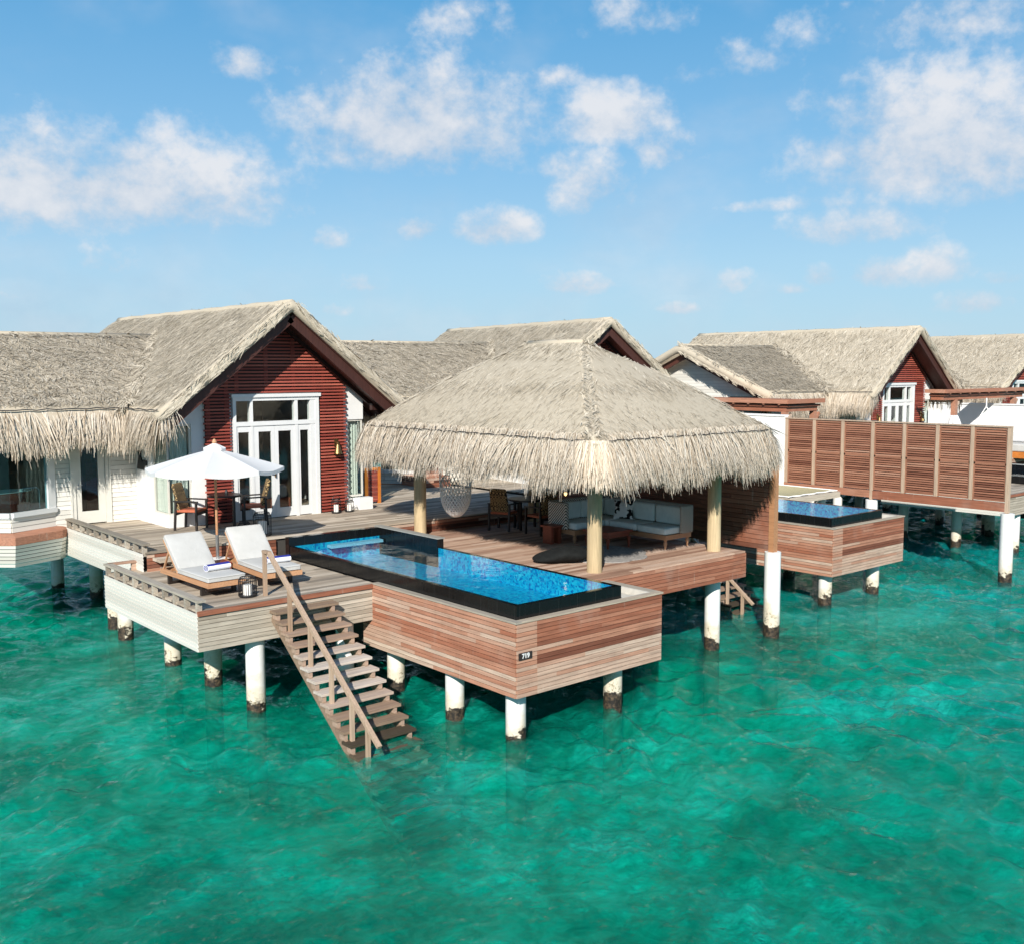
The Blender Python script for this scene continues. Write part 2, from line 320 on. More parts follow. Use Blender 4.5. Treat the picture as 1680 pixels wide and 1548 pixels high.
def mk_glass(name, tint=(.55, .62, .6), refl=1.0, dark=.0):
    t = NT(name); fr = t.schlick(None, .05)
    tr = t.n('ShaderNodeBsdfTransparent'); tr.inputs[0].default_value = tint+(1,); gl = t.n('ShaderNodeBsdfGlossy'); gl.inputs['Roughness'].default_value = .01
    wv = t.noise(t.coord(), 1.3, 2); nb = t.bump(wv, .12, .05); t.L.new(nb, gl.inputs['Normal'])
    mx = t.n('ShaderNodeMixShader'); t.set(mx.inputs[0], t.m('MULTIPLY', fr, refl, clamp=True)); t.L.new(tr.outputs[0], mx.inputs[1]); t.L.new(gl.outputs[0], mx.inputs[2]); t.L.new(mx.outputs[0], t.out.inputs[0]); return t.mat
M['glass'] = mk_glass('window_glass', (.90, .93, .92))
M['glass_blue'] = mk_glass('tinted_bath_glass', (.66, .83, .85))

def mk_water():
    t = NT('sea_water'); g = t.n('ShaderNodeNewGeometry').outputs['Position']
    a = t.noise(t.coord((1, 1, 1), rot=(0, 0, R(-20)), vec=g), .5, 3, .55, .6)
    b = t.noise(t.coord((1.0, 1.6, 1), (4, 2, 0), (0, 0, R(35)), vec=g), 1.35, 4, .58, .7)
    c = t.noise(t.coord((1, 1.5, 1), (9, 5, 0), (0, 0, R(-30)), vec=g), 3.6, 6, .62, .6)
    rg = t.m('SUBTRACT', 1.0, t.m('ABSOLUTE', t.m('MULTIPLY', t.m('SUBTRACT', b, .5), 4.2)), clamp=True)
    rg2 = t.m('SUBTRACT', 1.0, t.m('ABSOLUTE', t.m('MULTIPLY', t.m('SUBTRACT', c, .5), 4.6)), clamp=True)
    h = t.m('ADD', t.m('ADD', t.m('MULTIPLY', a, .9), t.m('MULTIPLY', b, .55)), t.m('MULTIPLY', c, .24))
    rip = t.noise(t.coord((1, 1.35, 1), (3, 5, 0), (0, 0, R(-30)), vec=g), 4.6, 5, .66, .5)
    nb = t.bump(rip, .6, .09)
    nb2 = t.bump(rip, 1., .20)
    big = t.noise(t.coord((1, 1, 1), (2, 7, 0), vec=g), .15, 4, .6, .7)
    mid = t.noise(t.coord((1, 1.2, 1), (5, 1, 0), (0, 0, R(20)), vec=g), .42, 6, .62, .8)
    sp = t.n('ShaderNodeSeparateXYZ'); t.L.new(g, sp.inputs[0])
    east = t.mr(t.m('ADD', t.m('SUBTRACT', t.m('MULTIPLY', sp.outputs[0], .75), t.m('MULTIPLY', sp.outputs[1], .66)), t.m('MULTIPLY', t.m('SUBTRACT', big, .5), 18.)), 1., 16., 0, 1, True)
    f = t.m('ADD', t.m('ADD', t.m('MULTIPLY', big, .75), t.m('MULTIPLY', mid, .85)), t.m('ADD', t.m('MULTIPLY', t.m('MULTIPLY', rg, rg), .07), t.m('MULTIPLY', t.m('MULTIPLY', rg2, rg2), .05)))  # squared ridges paint thin bright ripple highlights into the body colour
    f = t.mr(f, .60, 1.04)
    green = t.ramp(f, [(0, (.000, .012, .012)), (.2, (.000, .060, .042)), (.5, (.000, .20, .130)), (.75, (.002, .39, .28)), (1, (.02, .62, .48))])
    blue = t.ramp(f, [(0, (.000, .022, .035)), (.2, (.001, .080, .095)), (.5, (.002, .21, .23)), (.75, (.005, .38, .40)), (1, (.03, .62, .62))])
    body = t.mix(east, green, blue)
    df = t.n('ShaderNodeBsdfDiffuse'); t.L.new(body, df.inputs[0]); t.L.new(nb2, df.inputs['Normal'])
    tr = t.n('ShaderNodeBsdfTransparent'); tr.inputs[0].default_value = (.94, .98, .98, 1)
    m1 = t.n('ShaderNodeMixShader'); m1.inputs[0].default_value = .38; t.L.new(tr.outputs[0], m1.inputs[1]); t.L.new(df.outputs[0], m1.inputs[2])
    gl = t.n('ShaderNodeBsdfGlossy'); gl.inputs['Roughness'].default_value = .03; t.L.new(nb, gl.inputs['Normal'])
    m2 = t.n('ShaderNodeMixShader'); t.set(m2.inputs[0], t.m('MULTIPLY', t.schlick(nb, .02), .68, clamp=True)); t.L.new(m1.outputs[0], m2.inputs[1]); t.L.new(gl.outputs[0], m2.inputs[2])
    ab = t.n('ShaderNodeVolumeAbsorption'); ab.inputs['Color'].default_value = (0, .905, .83, 1); ab.inputs['Density'].default_value = .85
    sc = t.n('ShaderNodeVolumeScatter'); sc.inputs['Color'].default_value = (.02, .80, .62, 1); sc.inputs['Density'].default_value = .105; sc.inputs['Anisotropy'].default_value = -.35
    ad = t.n('ShaderNodeAddShader'); t.L.new(ab.outputs[0], ad.inputs[0]); t.L.new(sc.outputs[0], ad.inputs[1]); t.L.new(ad.outputs[0], t.out.inputs['Volume'])
    t.L.new(m2.outputs[0], t.out.inputs[0]); return t.mat
M['sea'] = mk_water()
def mk_seabed():
    t = NT('coral_sand'); g = t.n('ShaderNodeNewGeometry').outputs['Position']
    a = t.noise(t.coord((1, 1, 1), (11, 4, 0), vec=g), .20, 6, .64, .9); f = t.noise(t.coord(vec=g), 2.4, 5, .65, 1.0)
    k = t.m('ADD', t.m('SUBTRACT', a, .006), t.m('MULTIPLY', t.m('SUBTRACT', f, .5), .5))
    c = t.ramp(k, [(0, (.012, .018, .012)), (.38, (.03, .05, .03)), (.46, (.20, .23, .15)), (.54, (.58, .58, .45)), (.68, (.78, .76, .62)), (1, (.84, .82, .70))])
    ca = t.noise(t.coord(vec=g), 1.5, 2, .5, 2.2); cl = t.m('SUBTRACT', 1., t.m('ABSOLUTE', t.m('MULTIPLY', t.m('SUBTRACT', ca, .5), 9.)), clamp=True)
    t.bsdf(c, .9); return t.mat
M['seabed'] = mk_seabed()
def mk_poolwater():
    t = NT('pool_water'); g = t.n('ShaderNodeNewGeometry').outputs['Position']
    h = t.m('ADD', t.noise(t.coord(vec=g), 2.2, 3, .5, .5), t.m('MULTIPLY', t.noise(t.coord(vec=g), 9, 3), .2)); nb = t.bump(h, .10, .08)
    tr = t.n('ShaderNodeBsdfTransparent'); tr.inputs[0].default_value = (.72, .92, .97, 1)
    gl = t.n('ShaderNodeBsdfGlossy'); gl.inputs['Roughness'].default_value = .01; t.L.new(nb, gl.inputs['Normal'])
    mx = t.n('ShaderNodeMixShader'); t.set(mx.inputs[0], t.m('MULTIPLY', t.schlick(nb, .02), .9, clamp=True)); t.L.new(tr.outputs[0], mx.inputs[1]); t.L.new(gl.outputs[0], mx.inputs[2]); t.L.new(mx.outputs[0], t.out.inputs[0]); return t.mat
M['pool_water'] = mk_poolwater()
def mk_pooltile():
    t = NT('blue_mosaic'); g = t.coord()
    w = t.noise(g, 5, 3, .6); off = t.n('ShaderNodeVectorMath', operation='MULTIPLY_ADD'); off.inputs[1].default_value = (.05, .05, .0); t.L.new(w, off.inputs[0]); t.L.new(g, off.inputs[2])
    vo = t.n('ShaderNodeTexVoronoi', feature='F1'); vo.inputs['Scale'].default_value = 24; vo.inputs['Randomness'].default_value = .5; t.L.new(off.outputs[0], vo.inputs['Vector'])
    sp = t.n('ShaderNodeSeparateColor'); t.L.new(vo.outputs['Color'], sp.inputs[0])
    c = t.ramp(sp.outputs[0], [(0, (.003, .11, .34)), (.22, (.004, .20, .46)), (.34, (.006, .36, .57)), (.75, (.010, .47, .64)), (1, (.04, .56, .68))])
    big = t.noise(g, 1.3, 3); c = t.mix(t.mr(big, .4, .7, 0, .22), c, (.008, .33, .66, 1))
    t.bsdf(c, .3); return t.mat
M['pool_tile'] = mk_pooltile()
M['pale_step'] = simple('pale_pool_step', (.45, .66, .75), .5, .1, 20)
def mk_net():
    t = NT('beige_netting'); v = t.coord(); sp = t.n('ShaderNodeSeparateXYZ'); t.L.new(v, sp.inputs[0])
    a = t.m('FRACT', t.m('MULTIPLY', sp.outputs[0], 16.)); b = t.m('FRACT', t.m('MULTIPLY', sp.outputs[1], 16.))
    k = t.m('MAXIMUM', t.m('LESS_THAN', a, .6), t.m('LESS_THAN', b, .6))
    t.bsdf(t.mix(k, (.20, .17, .09, 1), (.50, .45, .28, 1)), .9, None, .1); return t.mat
M['net'] = mk_net()
def mk_bulb():
    t = NT('lit_bulb'); e = t.n('ShaderNodeEmission'); e.inputs[0].default_value = (1, .66, .25, 1); e.inputs[1].default_value = 2.5; t.L.new(e.outputs[0], t.out.inputs[0]); return t.mat
M['bulb'] = mk_bulb()
M['plate'] = simple('dark_plate', (.03, .02, .018), .5, .1)
M['orange_wood'] = simple('orange_timber', (.52, .17, .03), .5, .15, 8)
M['maroon'] = simple('maroon_fabric', (.2, .03, .02), .9, .1)

# ------------------------------------------------------------------ mesh helpers
class MB:
    def __init__(s): s.v = []; s.f = []; s.r = []; s.mi = []
    def add(s, vs, fs, r=None, mi=0):
        o = len(s.v); s.v += [tuple(p) for p in vs]; r = random.random() if r is None else r
        for f in fs: s.f.append(tuple(i+o for i in f)); s.r.append(r); s.mi.append(mi)
    def box(s, x0, x1, y0, y1, z0, z1, r=None, mi=0):
        s.add([(x0, y0, z0), (x1, y0, z0), (x1, y1, z0), (x0, y1, z0), (x0, y0, z1), (x1, y0, z1), (x1, y1, z1), (x0, y1, z1)],
              [(3, 2, 1, 0), (4, 5, 6, 7), (0, 1, 5, 4), (1, 2, 6, 5), (2, 3, 7, 6), (3, 0, 4, 7)], r, mi)
    def obox(s, c, a, b, d, r=None, mi=0):
        c, a, b, d = Vector(c), Vector(a), Vector(b), Vector(d)
        P = [c+a*i+b*j+d*k for k in (-1, 1) for (i, j) in ((-1, -1), (1, -1), (1, 1), (-1, 1))]
        F = [(3, 2, 1, 0), (4, 5, 6, 7), (0, 1, 5, 4), (1, 2, 6, 5), (2, 3, 7, 6), (3, 0, 4, 7)]
        if a.cross(b).dot(d) < 0: F = [f[::-1] for f in F]
        s.add(P, F, r, mi)
    def beam(s, p, q, w, h, upv=(0, 0, 1), r=None, mi=0):
        p, q = Vector(p), Vector(q); a = (q-p)/2; d = a.normalized(); u = Vector(upv); u = (u-d*u.dot(d))
        if u.length < 1e-4: u = Vector((1, 0, 0))
        u.normalize(); sd = d.cross(u); s.obox((p+q)/2, a, sd*(w/2), u*(h/2), r, mi)
    def tube(s, pts, rad, n=6, r=None, mi=0, cap=True):
        pts = [Vector(p) for p in pts]; m = len(pts); rads = rad if isinstance(rad, (list, tuple)) else [rad]*m
        vs = []
        t0 = (pts[1]-pts[0]).normalized(); u = t0.orthogonal().normalized()
        for i, p in enumerate(pts):
            t = (pts[min(i+1, m-1)]-pts[max(i-1, 0)]).normalized(); u = (u-t*u.dot(t)).normalized(); w = t.cross(u)
            for k in range(n):
                a = 2*math.pi*k/n; vs.append(p+(u*math.cos(a)+w*math.sin(a))*rads[i])
        fs = [(i*n+k, i*n+(k+1) % n, (i+1)*n+(k+1) % n, (i+1)*n+k) for i in range(m-1) for k in range(n)]
        if cap: fs += [tuple(range(n-1, -1, -1)), tuple((m-1)*n+k for k in range(n))]
        s.add(vs, fs, r, mi)
    def lathe(s, prof, c=(0, 0, 0), n=16, r=None, mi=0):
        vs = []; m = len(prof)
        for (rad, z) in prof:
            for k in range(n):
                a = 2*math.pi*k/n; vs.append((c[0]+rad*math.cos(a), c[1]+rad*math.sin(a), c[2]+z))
        fs = [(i*n+k, i*n+(k+1) % n, (i+1)*n+(k+1) % n, (i+1)*n+k) for i in range(m-1) for k in range(n)]
        fs += [tuple(range(n-1, -1, -1)), tuple((m-1)*n+k for k in range(n))]
        s.add(vs, fs, r, mi)
    def poly_extrude(s, poly, ext, r=None, mi=0):
        """poly: 3D outline, ext: vector"""
        P = [Vector(p) for p in poly]; e = Vector(ext); n = len(P)
        nrm = Vector((0, 0, 0))
        for i in range(n): nrm += P[i].cross(P[(i+1) % n])
        if nrm.dot(e) > 0: P = P[::-1]
        vs = P+[p+e for p in P]
        fs = [tuple(range(n)), tuple(range(2*n-1, n-1, -1))]+[((i+1) % n, i, i+n, (i+1) % n+n) for i in range(n)]
        s.add(vs, fs, r, mi)
    def grid(s, fn, nu, nv, r=None, mi=0):
        vs = [fn(i/nu, j/nv) for j in range(nv+1) for i in range(nu+1)]
        fs = [(j*(nu+1)+i, j*(nu+1)+i+1, (j+1)*(nu+1)+i+1, (j+1)*(nu+1)+i) for j in range(nv) for i in range(nu)]
        s.add(vs, fs, r, mi)
    def rbox(s, x0, x1, y0, y1, z0, z1, rad=.03, seg=3, r=None, mi=0, mat=None, puff=0.):
        bm = bmesh.new(); bmesh.ops.create_cube(bm, size=1)
        sx, sy, sz = x1-x0, y1-y0, z1-z0
        for v in bm.verts: v.co = Vector((v.co.x*sx, v.co.y*sy, v.co.z*sz))
        if puff:
            bmesh.ops.subdivide_edges(bm, edges=bm.edges[:], cuts=3, use_grid_fill=True)
            for v in bm.verts:
                kx, ky, kz = abs(2*v.co.x/sx), abs(2*v.co.y/sy), abs(2*v.co.z/sz)
                if kz > .99: v.co.z += math.copysign(puff*(1-kx**2)*(1-ky**2), v.co.z)
        eds = [e for e in bm.edges if len(e.link_faces) == 2 and e.calc_face_angle(0) > .9]
        bmesh.ops.bevel(bm, geom=eds, offset=rad, segments=seg, profile=.5, affect='EDGES', clamp_overlap=True)
        ctr = Vector(((x0+x1)/2, (y0+y1)/2, (z0+z1)/2)); bm.verts.index_update()
        T = mat if mat is not None else Matrix.Identity(4)
        vs = [T @ (v.co+ctr) for v in bm.verts]; fs = [tuple(v.index for v in f.verts) for f in bm.faces]; bm.free()
        s.add(vs, fs, r, mi)
    def xform(s, T, i0=0):
        for i in range(i0, len(s.v)): s.v[i] = tuple(T @ Vector(s.v[i]))
    def build(s, name, mat, parent=None, smooth=False):
        off = Vector((0, 0, 0))
        if parent is not None:
            o = parent
            while o is not None: off = off+o.location; o = o.parent
        me = bpy.data.meshes.new(name); me.from_pydata([(p[0]-off.x, p[1]-off.y, p[2]-off.z) for p in s.v], [], s.f); me.update()
        at = me.attributes.new('rnd', 'FLOAT', 'FACE'); at.data.foreach_set('value', s.r)
        for mm in (mat if isinstance(mat, (list, tuple)) else [mat]): me.materials.append(mm)
        if any(s.mi): me.polygons.foreach_set('material_index', s.mi)
        if smooth: me.polygons.foreach_set('use_smooth', [True]*len(me.polygons)); me.set_sharp_from_angle(angle=R(42))
        o = bpy.data.objects.new(name, me); C.objects.link(o)
        if parent is not None: o.parent = parent
        return o

def thing(name, label, cat, loc=(0, 0, 0), group=None):
    o = bpy.data.objects.new(name, None); C.objects.link(o); o.location = loc; o.empty_display_size = .2
    tag(o, label, cat, group); return o
def tag(o, label, cat=None, group=None, kind=None):
    if label: o['label'] = label
    if cat: o['category'] = cat
    if group: o['group'] = group
    if kind: o['kind'] = kind
    return o
def copy_tree(root, loc, rotz=0, label=None, skip=(), keep=None):
    """a copy of a thing with copies of its parts and sub-parts"""
    c = root.copy(); C.objects.link(c); c.location = loc; c.rotation_euler = (0, 0, rotz)
    if label: c['label'] = label
    def kids(src, dst):
        for ch in list(src.children):
            nm = ch.name.split('.')[0]
            if nm in skip: continue
            d = ch.copy(); C.objects.link(d); d.parent = dst; kids(ch, d)
    kids(root, c); return c
def shift(loc, off): return (loc[0]+off[0], loc[1]+off[1], loc[2]+(off[2] if len(off) > 2 else 0))

def planks(mb, x0, x1, y0, y1, z, w=.142, gap=.007, th=.035, seg=(1.8, 3.6), rf=None):
    y = y0
    while y < y1-.02:
        ye = min(y+w, y1); x = x0-random.random()*1.5
        while x < x1:
            xe = x+random.uniform(*seg); a, b = max(x, x0), min(xe, x1)
            if b-a > .03: mb.box(a, b-.004, y, ye-gap, z-th, z+random.uniform(-.0015, .0015), random.random() if rf is None else rf(a, y))
            x = xe
        y = ye
def boards(mb, p0, p1, z0, z1, nrm, h=.072, t=.022, seg=(1.2, 3.4), gap=.009, rf=None, tilt=0., joints=True):
    """horizontal boarding on the vertical face p0-p1; nrm = outward 2D normal"""
    p0, p1, nv = Vector((p0[0], p0[1], 0)), Vector((p1[0], p1[1], 0)), Vector((nrm[0], nrm[1], 0)); Ln = (p1-p0).length; d = (p1-p0)/Ln
    nrow = max(1, round((z1-z0)/h)); hh = (z1-z0)/nrow
    for k in range(nrow):
        za, zb = z0+k*hh, z0+(k+1)*hh-gap; s0 = -random.random()*seg[0] if joints else 0.
        while s0 < Ln-1e-6:
            e = s0+(random.uniform(*seg) if joints else Ln+1); a, b = max(0, s0), min(Ln, e); s0 = e
            if b-a < .02: continue
            c = p0+d*((a+b)/2)+Vector((0, 0, (za+zb)/2))+nv*(t/2)
            upv = (Vector((0, 0, 1))-nv*tilt).normalized()
            mb.obox(c, d*((b-a)/2-.0015), nv*(t/2), upv*((zb-za)/2), random.random() if rf is None else rf((a+b)/2, (za+zb)/2-z0))

# ------------------------------------------------------------------ thatch
def poly_sample(poly, n):
    P = [np.array(p, float) for p in poly]; tris = [(P[0], P[i], P[i+1]) for i in range(1, len(P)-1)]
    ar = np.array([np.linalg.norm(np.cross(b-a, c-a))/2 for a, b, c in tris]); idx = RNG.choice(len(tris), n, p=ar/ar.sum())
    u = RNG.random((n, 2)); fl = u.sum(1) > 1; u[fl] = 1-u[fl]
    A = np.array([t[0] for t in tris])[idx]; B = np.array([t[1] for t in tris])[idx]; Cc = np.array([t[2] for t in tris])[idx]
    return A+(B-A)*u[:, :1]+(Cc-A)*u[:, 1:], ar.sum()
def unit(a): return a/np.maximum(np.linalg.norm(a, axis=-1, keepdims=True), 1e-9)
class Straw:
    """many bent straws gathered into one mesh"""
    def __init__(s): s.V = []; s.F5 = []; s.r = []; s.n = 0
    def add(s, P, D, Nn, L, W, lift, droop, rnd):
        """roots P, direction D, surface normal Nn; 3 rows of two points"""
        n = len(P); D = unit(D); S = unit(np.cross(D, Nn)); L = L[:, None]; W = W[:, None]/2; lift = lift[:, None]; droop = droop[:, None]
        Z = np.array([0, 0, -1.0])
        p1 = P+D*L*.5+Nn*lift*.6+Z*droop*.25; p2 = P+D*L+Nn*lift+Z*droop
        V = np.stack([P-S*W, P+S*W, p1-S*W, p1+S*W, p2-S*W*.35, p2+S*W*.35], 1).reshape(-1, 3)
        s.V.append(V); s.r.append(np.repeat(rnd, 2)); s.n += n
    def plane(s, poly, dens, down, Nn, L=(.25, .5), W=(.014, .028), lift=(.008, .055), spread=.35, tone=0., wav=1.):
        n0 = poly_sample(poly, 4)[1]; K = 4; nt = max(1, int(n0*dens/K)); Pt, _ = poly_sample(poly, nt); n = nt*K
        Nn = unit(np.array(Nn, float)); down = unit(np.array(down, float)); side = np.cross(Nn, down)
        qt = Pt@side; wt = Pt@down
        at = RNG.normal(0, spread, nt)+wav*(.16*np.sin(qt*1.9+wt*1.1)+.13*np.sin(wt*2.7-qt*.9+1.3))
        tt = RNG.normal(.45, .15, nt); lt = RNG.uniform(.5, 1.3, nt)
        P = np.repeat(Pt, K, 0)+side*RNG.normal(0, .032, n)[:, None]+down*RNG.normal(0, .05, n)[:, None]
        ang = np.repeat(at, K)+RNG.normal(0, .13, n)
        D = down*np.cos(ang)[:, None]+side*np.sin(ang)[:, None]
        rnd = np.clip(np.repeat(tt, K)+RNG.normal(0, .15, n)+tone, 0, 1)
        s.add(P-D*.1, D, np.repeat(Nn[None], n, 0), RNG.uniform(*L, n), RNG.uniform(*W, n), RNG.uniform(*lift, n)*np.repeat(lt, K), RNG.uniform(0, .02, n), rnd)
    def edge(s, a, b, out, dens, drop=(.55, .9), outw=(.05, .25), back=.12, W=(.011, .024), a_ang=None, b_ang=None, tone=0., rows=1, dz=0.):
        """fringe hanging from the line a-b, leaning out along `out`"""
        a, b = np.array(a, float), np.array(b, float); Ln = np.linalg.norm(b-a); n = int(Ln*dens); t = RNG.random(n); d = (b-a)/Ln
        out = np.array(out, float); P = a+(b-a)*t[:, None]; dep = RNG.random(n)
        P = P-out*(dep*back)[:, None]; P[:, 2] += RNG.uniform(-.05, .05, n)+dep*.0+dz
        lat = RNG.normal(0, .11, n)+.10*np.sin(t*Ln*2.3)+.06*np.sin(t*Ln*5.7+1)
        dr = RNG.uniform(*drop, n)*np.where(RNG.random(n) < .07, 1.16, 1.)*(1+.10*np.sin(t*Ln*3.1+2)+.07*np.sin(t*Ln*9.))
        ow = RNG.uniform(*outw, n)
        D = out*ow[:, None]+d*lat[:, None]; D[:, 2] = -dr*.55
        L = np.linalg.norm(D, axis=1); Nn = unit(np.repeat(out[None], n, 0)+np.array([0, 0, .35]))
        rnd = np.clip(RNG.normal(.48, .24, n)-dep*.25+tone, 0, 1)
        s.add(P, D, Nn, L, RNG.uniform(*W, n), RNG.uniform(.0, .05, n), dr*.45, rnd)
    def cone(s, c, a0, a1, r, dens_n, drop, outw, tone=0.):
        """fringe round an outer corner"""
        n = dens_n; th = RNG.uniform(a0, a1, n); out = np.stack([np.cos(th), np.sin(th), np.zeros(n)], 1)
        dep = RNG.random(n); P = np.array(c, float)+out*(r-dep*.12)[:, None]; P[:, 2] += RNG.uniform(-.05, .05, n)
        dr = RNG.uniform(*drop, n); ow = RNG.uniform(*outw, n)
        tang = np.stack([-np.sin(th), np.cos(th), np.zeros(n)], 1)
        D = out*ow[:, None]+tang*RNG.normal(0, .1, n)[:, None]; D[:, 2] = -dr*.55
        s.add(P, D, unit(out+np.array([0, 0, .35])), np.linalg.norm(D, axis=1), RNG.uniform(.009, .021, n), RNG.uniform(0, .05, n), dr*.45, np.clip(RNG.normal(.5, .22, n)-dep*.25+tone, 0, 1))
    def build(s, name, mat, parent, base=None):
        V = np.concatenate(s.V); n = s.n; off = Vector((0, 0, 0)); o = parent
        while o is not None: off = off+o.location; o = o.parent
        q = np.arange(n)[:, None]*6; F = np.concatenate([q+np.array([0, 1, 3, 2]), q+np.array([2, 3, 5, 4])], 1).reshape(-1, 4)
        rn = np.concatenate(s.r); bv = np.zeros((0, 3)); bf = []
        if base is not None: bv = np.array(base.v); bf = base.f
        allV = np.concatenate([V, bv]) if len(bv) else V
        allV = allV-np.array(off)
        me = bpy.data.meshes.new(name); nb = len(V)
        loops = F.reshape(-1); starts = np.arange(len(F))*4; tot = np.full(len(F), 4)
        if bf:
            bl = np.concatenate([np.array(f)+nb for f in bf]); bt = np.array([len(f) for f in bf]); bs = np.concatenate([[0], np.cumsum(bt)[:-1]])+len(loops)
            loops = np.concatenate([loops, bl]); starts = np.concatenate([starts, bs]); tot = np.concatenate([tot, bt]); rn = np.concatenate([rn, np.array(base.r)])
        me.vertices.add(len(allV)); me.vertices.foreach_set('co', allV.reshape(-1).astype(np.float32))
        me.loops.add(len(loops)); me.loops.foreach_set('vertex_index', loops.astype(np.int32))
        me.polygons.add(len(starts)); me.polygons.foreach_set('loop_start', starts.astype(np.int32))
        me.update(calc_edges=True); me.validate()
        at = me.attributes.new('rnd', 'FLOAT', 'FACE'); at.data.foreach_set('value', rn.astype(np.float32)[:len(me.polygons)])
        me.materials.append(mat); o = bpy.data.objects.new(name, me); C.objects.link(o); o.parent = parent; return o

# ------------------------------------------------------------------ setting: sea and its floor
def make_sea():
    """closed body of water; the part around the villas has real wavelets, the rest lies flat"""
    x0, x1, y0, y1, st = -16., 44., -14., 32., .08
    nx, ny = int((x1-x0)/st), int((y1-y0)/st); X, Y = np.meshgrid(np.linspace(x0, x1, nx+1), np.linspace(y0, y1, ny+1)); H = np.zeros_like(X); rg = np.random.default_rng(3)
    wx = X+.35*np.sin(Y*.55+1.)+.22*np.sin(Y*1.3+X*.7); wy = Y+.35*np.sin(X*.6+2.)+.22*np.sin(X*1.2-Y*.8)
    for k in range(84):
        lam = .33*(6.**(rg.random()**1.4)); a = R(rg.normal(-28, 55)); ph = rg.random()*6.283; am = .0095*lam**.85*(1.45 if lam < .75 else .9)
        q = 6.2832/lam; t_ = np.sin(q*(wx*math.cos(a)+wy*math.sin(a))+ph); H += am*(2*((t_+1)/2)**1.5-.85)
    gust = .62+.38*np.sin(X*.31+Y*.17+1)*np.sin(Y*.27-X*.11+2)+.12*np.sin(X*.9-Y*.6); H *= gust
    d = np.minimum(np.minimum(X-x0, x1-X), np.minimum(Y-y0, y1-Y)); H *= np.clip(d/3., 0, 1)
    H -= H.mean()*np.clip(d/3., 0, 1)
    V = np.stack([X, Y, H], -1).reshape(-1, 3); i = np.arange(ny)[:, None]*(nx+1)+np.arange(nx)[None]; F = np.stack([i, i+1, i+nx+2, i+nx+1], -1).reshape(-1, 4)
    B = 2500.; zb = -1.75; n0 = len(V)
    ring = np.array([(-B, -B, 0), (B, -B, 0), (B, B, 0), (-B, B, 0), (-B, -B, zb), (B, -B, zb), (B, B, zb), (-B, B, zb)]); c = [0, nx, (nx+1)*(ny+1)-1, (nx+1)*ny]
    G = [(n0, n0+1, c[1], c[0]), (n0+1, n0+2, c[2], c[1]), (n0+2, n0+3, c[3], c[2]), (n0+3, n0, c[0], c[3]), (n0+7, n0+6, n0+5, n0+4)]+[(n0+4+k, n0+4+(k+1) % 4, n0+(k+1) % 4, n0+k) for k in range(4)]
    F = np.concatenate([F, np.array(G)]); V = np.concatenate([V, ring])
    me = bpy.data.meshes.new('water'); me.vertices.add(len(V)); me.vertices.foreach_set('co', V.reshape(-1).astype(np.float32)); me.loops.add(F.size); me.loops.foreach_set('vertex_index', F.reshape(-1).astype(np.int32))
    me.polygons.add(len(F)); me.polygons.foreach_set('loop_start', (np.arange(len(F))*4).astype(np.int32)); sm = np.ones(len(F), bool); sm[-9:] = False; me.polygons.foreach_set('use_smooth', sm); me.update(calc_edges=True)
    me.materials.append(M['sea']); o = bpy.data.objects.new('water', me); C.objects.link(o); tag(o, None, kind='structure')
make_sea()
mb = MB(); mb.add([(-2500, -2500, -1.65), (2500, -2500, -1.65), (2500, 2500, -1.65), (-2500, 2500, -1.65)], [(0, 1, 2, 3)]); tag(mb.build('seabed', M['seabed']), None, kind='structure')

def pile_mb(mb, x, y, top, r=.165, z0=-1.95):
    mb.lathe([(r, z0), (r, .8), (r, top)], (x, y, 0), 18)
def add_pile(parent, x, y, top, r=.165):
    m_ = MB(); pile_mb(m_, x, y, top, r); return m_.build('pile', M['pile'], parent, True)

# ------------------------------------------------------------------ villa
RX, YF, YB, ZR, SL = 1.66, 9.8, 20.8, 7.53, .78
def zroof(x): return ZR-SL*abs(x-RX)
VXL, VXR, VY = -1.07, 4.09, 10.7        # main body walls and facade plane
WY, WXL = 12.6, -4.3                    # wing front wall and left end
WR_Y, WR_Z, WSL = 16.0, 6.85, .42       # wing ridge
def zwing(y): return WR_Z-WSL*abs(y-WR_Y)
FL = 2.38                               # upper deck / floor level

